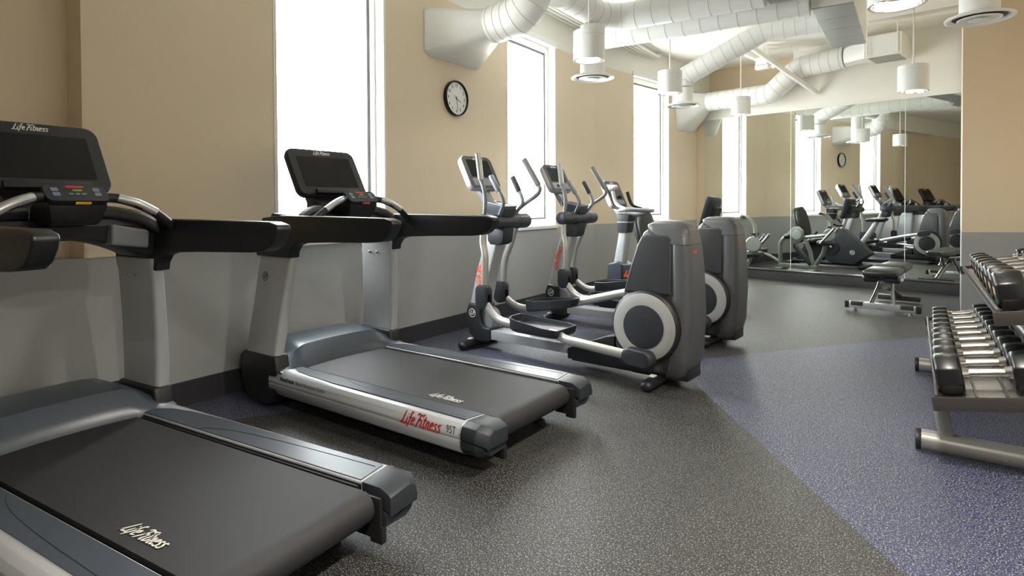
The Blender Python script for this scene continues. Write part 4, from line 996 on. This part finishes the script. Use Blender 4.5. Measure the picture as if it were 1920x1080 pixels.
# pendant downlights
def pendant(label, x, y, z, power=LAMP * .35, r=.12, h=.225):
    t = thing('pendant_light', label, 'pendant lamp', (x, y, z), 0, 'cylinder pendant downlights')
    build('shade', MB().lathe([(r * .93, .004), (r, .0), (r, h - .045), (r * .97, h - .042), (r * .97, h - .036), (r, h - .033), (r, h), (r * .9, h + .004), (.01, h + .004)], n=36, cap=False), 'duct_white', t, smooth=35)
    rf = build('reflector', MB().lathe([(r * .92, .002), (r * .88, .05), (r * .70, .12), (r * .45, .16)], n=24, cap=False), 'reflector', t, smooth=0)
    build('bulb', MB().lathe([(.02, .165), (.04, .14), (.045, .10), (.03, .07), (.01, .062)], n=14), 'lamp_glow', rf)
    build('stem', MB().tube([(0, 0, h), (0, 0, CEIL - z)], .006, 8), 'white_paint', t)
    ld = bpy.data.lights.new('lamp', 'AREA'); ld.shape = 'DISK'; ld.size = r * 1.3; ld.energy = power; ld.color = (1.0, .94, .86)
    lo = bpy.data.objects.new('lamp', ld); COL.objects.link(lo); lo.parent = t; lo.location = (0, 0, .05)
pendant('white cylinder pendant lamp in front of the diffuser right of the clock', -2.112, 4.209, 2.222)
pendant('white cylinder pendant lamp beside the sloping branch duct', -2.039, 5.863, 2.205)
pendant('white cylinder pendant lamp in front of the duct above the mirror', -1.859, 8.037, 2.245)
pendant('white cylinder pendant lamp hanging in front of the fan unit', -.01, 6.317, 2.075)
pendant('white cylinder pendant lamp hanging close to the plenum boxes and wire trough', -.071, 3.331, 2.025)
pendant('added unseen white cylinder pendant lamp between the rack end and the treadmill rear caps', -.06, 1.85, 2.05, LAMP * 2.3)  # added lamp out of view, lights the near treadmills
pendant('added unseen white cylinder pendant lamp over the open floor behind the near treadmill', -.06, 0.30, 2.05, LAMP * 2.3)  # added out of view as well, stronger than the visible pendants
pendant('added unseen white cylinder pendant lamp over the open floor by the rear wall', -.06, -1.4, 2.05, LAMP * 2.0)  # last of the added out-of-view fill lamps

# conduit bundle along the window wall
for k in range(6):
    x = -3.28 + k * .06
    o = build('conduit_pipe', MB().tube([(x, 4.5, 3.17), (x, 8.2 - .02 * k, 3.17), (x, 8.28 - .02 * k, 3.20), (x, 8.31 - .02 * k, CEIL)], .016, 8, sub=0), 'white_paint', None)
    tag(o, 'white conduit pipe, %s the window wall in the bundle under the ceiling' % ('nearest', 'second from', 'third from', 'fourth from', 'fifth from', 'farthest from')[k], 'conduit', 'conduits along the window wall')
# wire trough with bending conduits near the right pendant
tW = thing('wire_trough', 'white wire trough with a row of bent conduits below the ceiling', 'wire trough', (.05, 6.0, 3.0))
iW = Matrix.Translation(-Vector(tW.location))
o = build('trough', MB().box((-.42, 5.55, 2.95), (.19, 5.70, 3.10)), 'white_paint', tW, bevel=.004, seg=1); o.matrix_parent_inverse = iW
for k in range(8):
    x = -.36 + k * .07
    o = build('bent_conduit', MB().tube([(x, 5.56, 3.03), (x, 5.45, 3.04), (x - .02, 5.36, 3.10), (x - .02, 5.3, CEIL)], .017, 8, sub=3), 'white_paint', tW); o.matrix_parent_inverse = iW
# cross pipe, braces, emergency light
o = build('sprinkler_pipe', MB().tube([(-.42, 7.55, 3.05), (1.1, 7.35, 3.05)], .024, 10), 'white_paint'); tag(o, 'thin white pipe running across below the ceiling beside the fan unit', 'pipe')
o = build('pipe_brace', MB().tube([FM(1.78, .03, 2.60), FM(1.20, .9, 3.20)], .034, 12), 'white_paint'); tag(o, 'slanted white pipe brace ending on the wall above the mirror', 'brace')
o = build('channel_brace', MB().tube([FM(1.36, .40, 2.97), FM(.95, .40, 3.21)], .03, 4), 'white_paint'); tag(o, 'slanted white channel brace passing behind the emergency light', 'brace')
pe = FM(1.25, .55, 2.93)
tE = thing('emergency_light', 'small white box light hung on three rods before the sloping duct', 'emergency light', pe)
iE = Matrix.Translation(-pe)
for nm, z0, z1, e in (('housing', .055, .155, 0), ('lens', 0, .05, .008)):
    mb = MB(); fb(mb, FM, 1.17 - e, 1.33 + e, .50, .60, 2.93 + z0, 2.93 + z1); o = build(nm, mb, 'frame_white', tE, bevel=.005); o.matrix_parent_inverse = iE
for s_ in (1.19, 1.25, 1.31):
    o = build('hanger_rod', MB().tube([FM(s_, .55, 3.08), FM(s_, .55, CEIL)], .005, 8), 'white_paint', tE); o.matrix_parent_inverse = iE
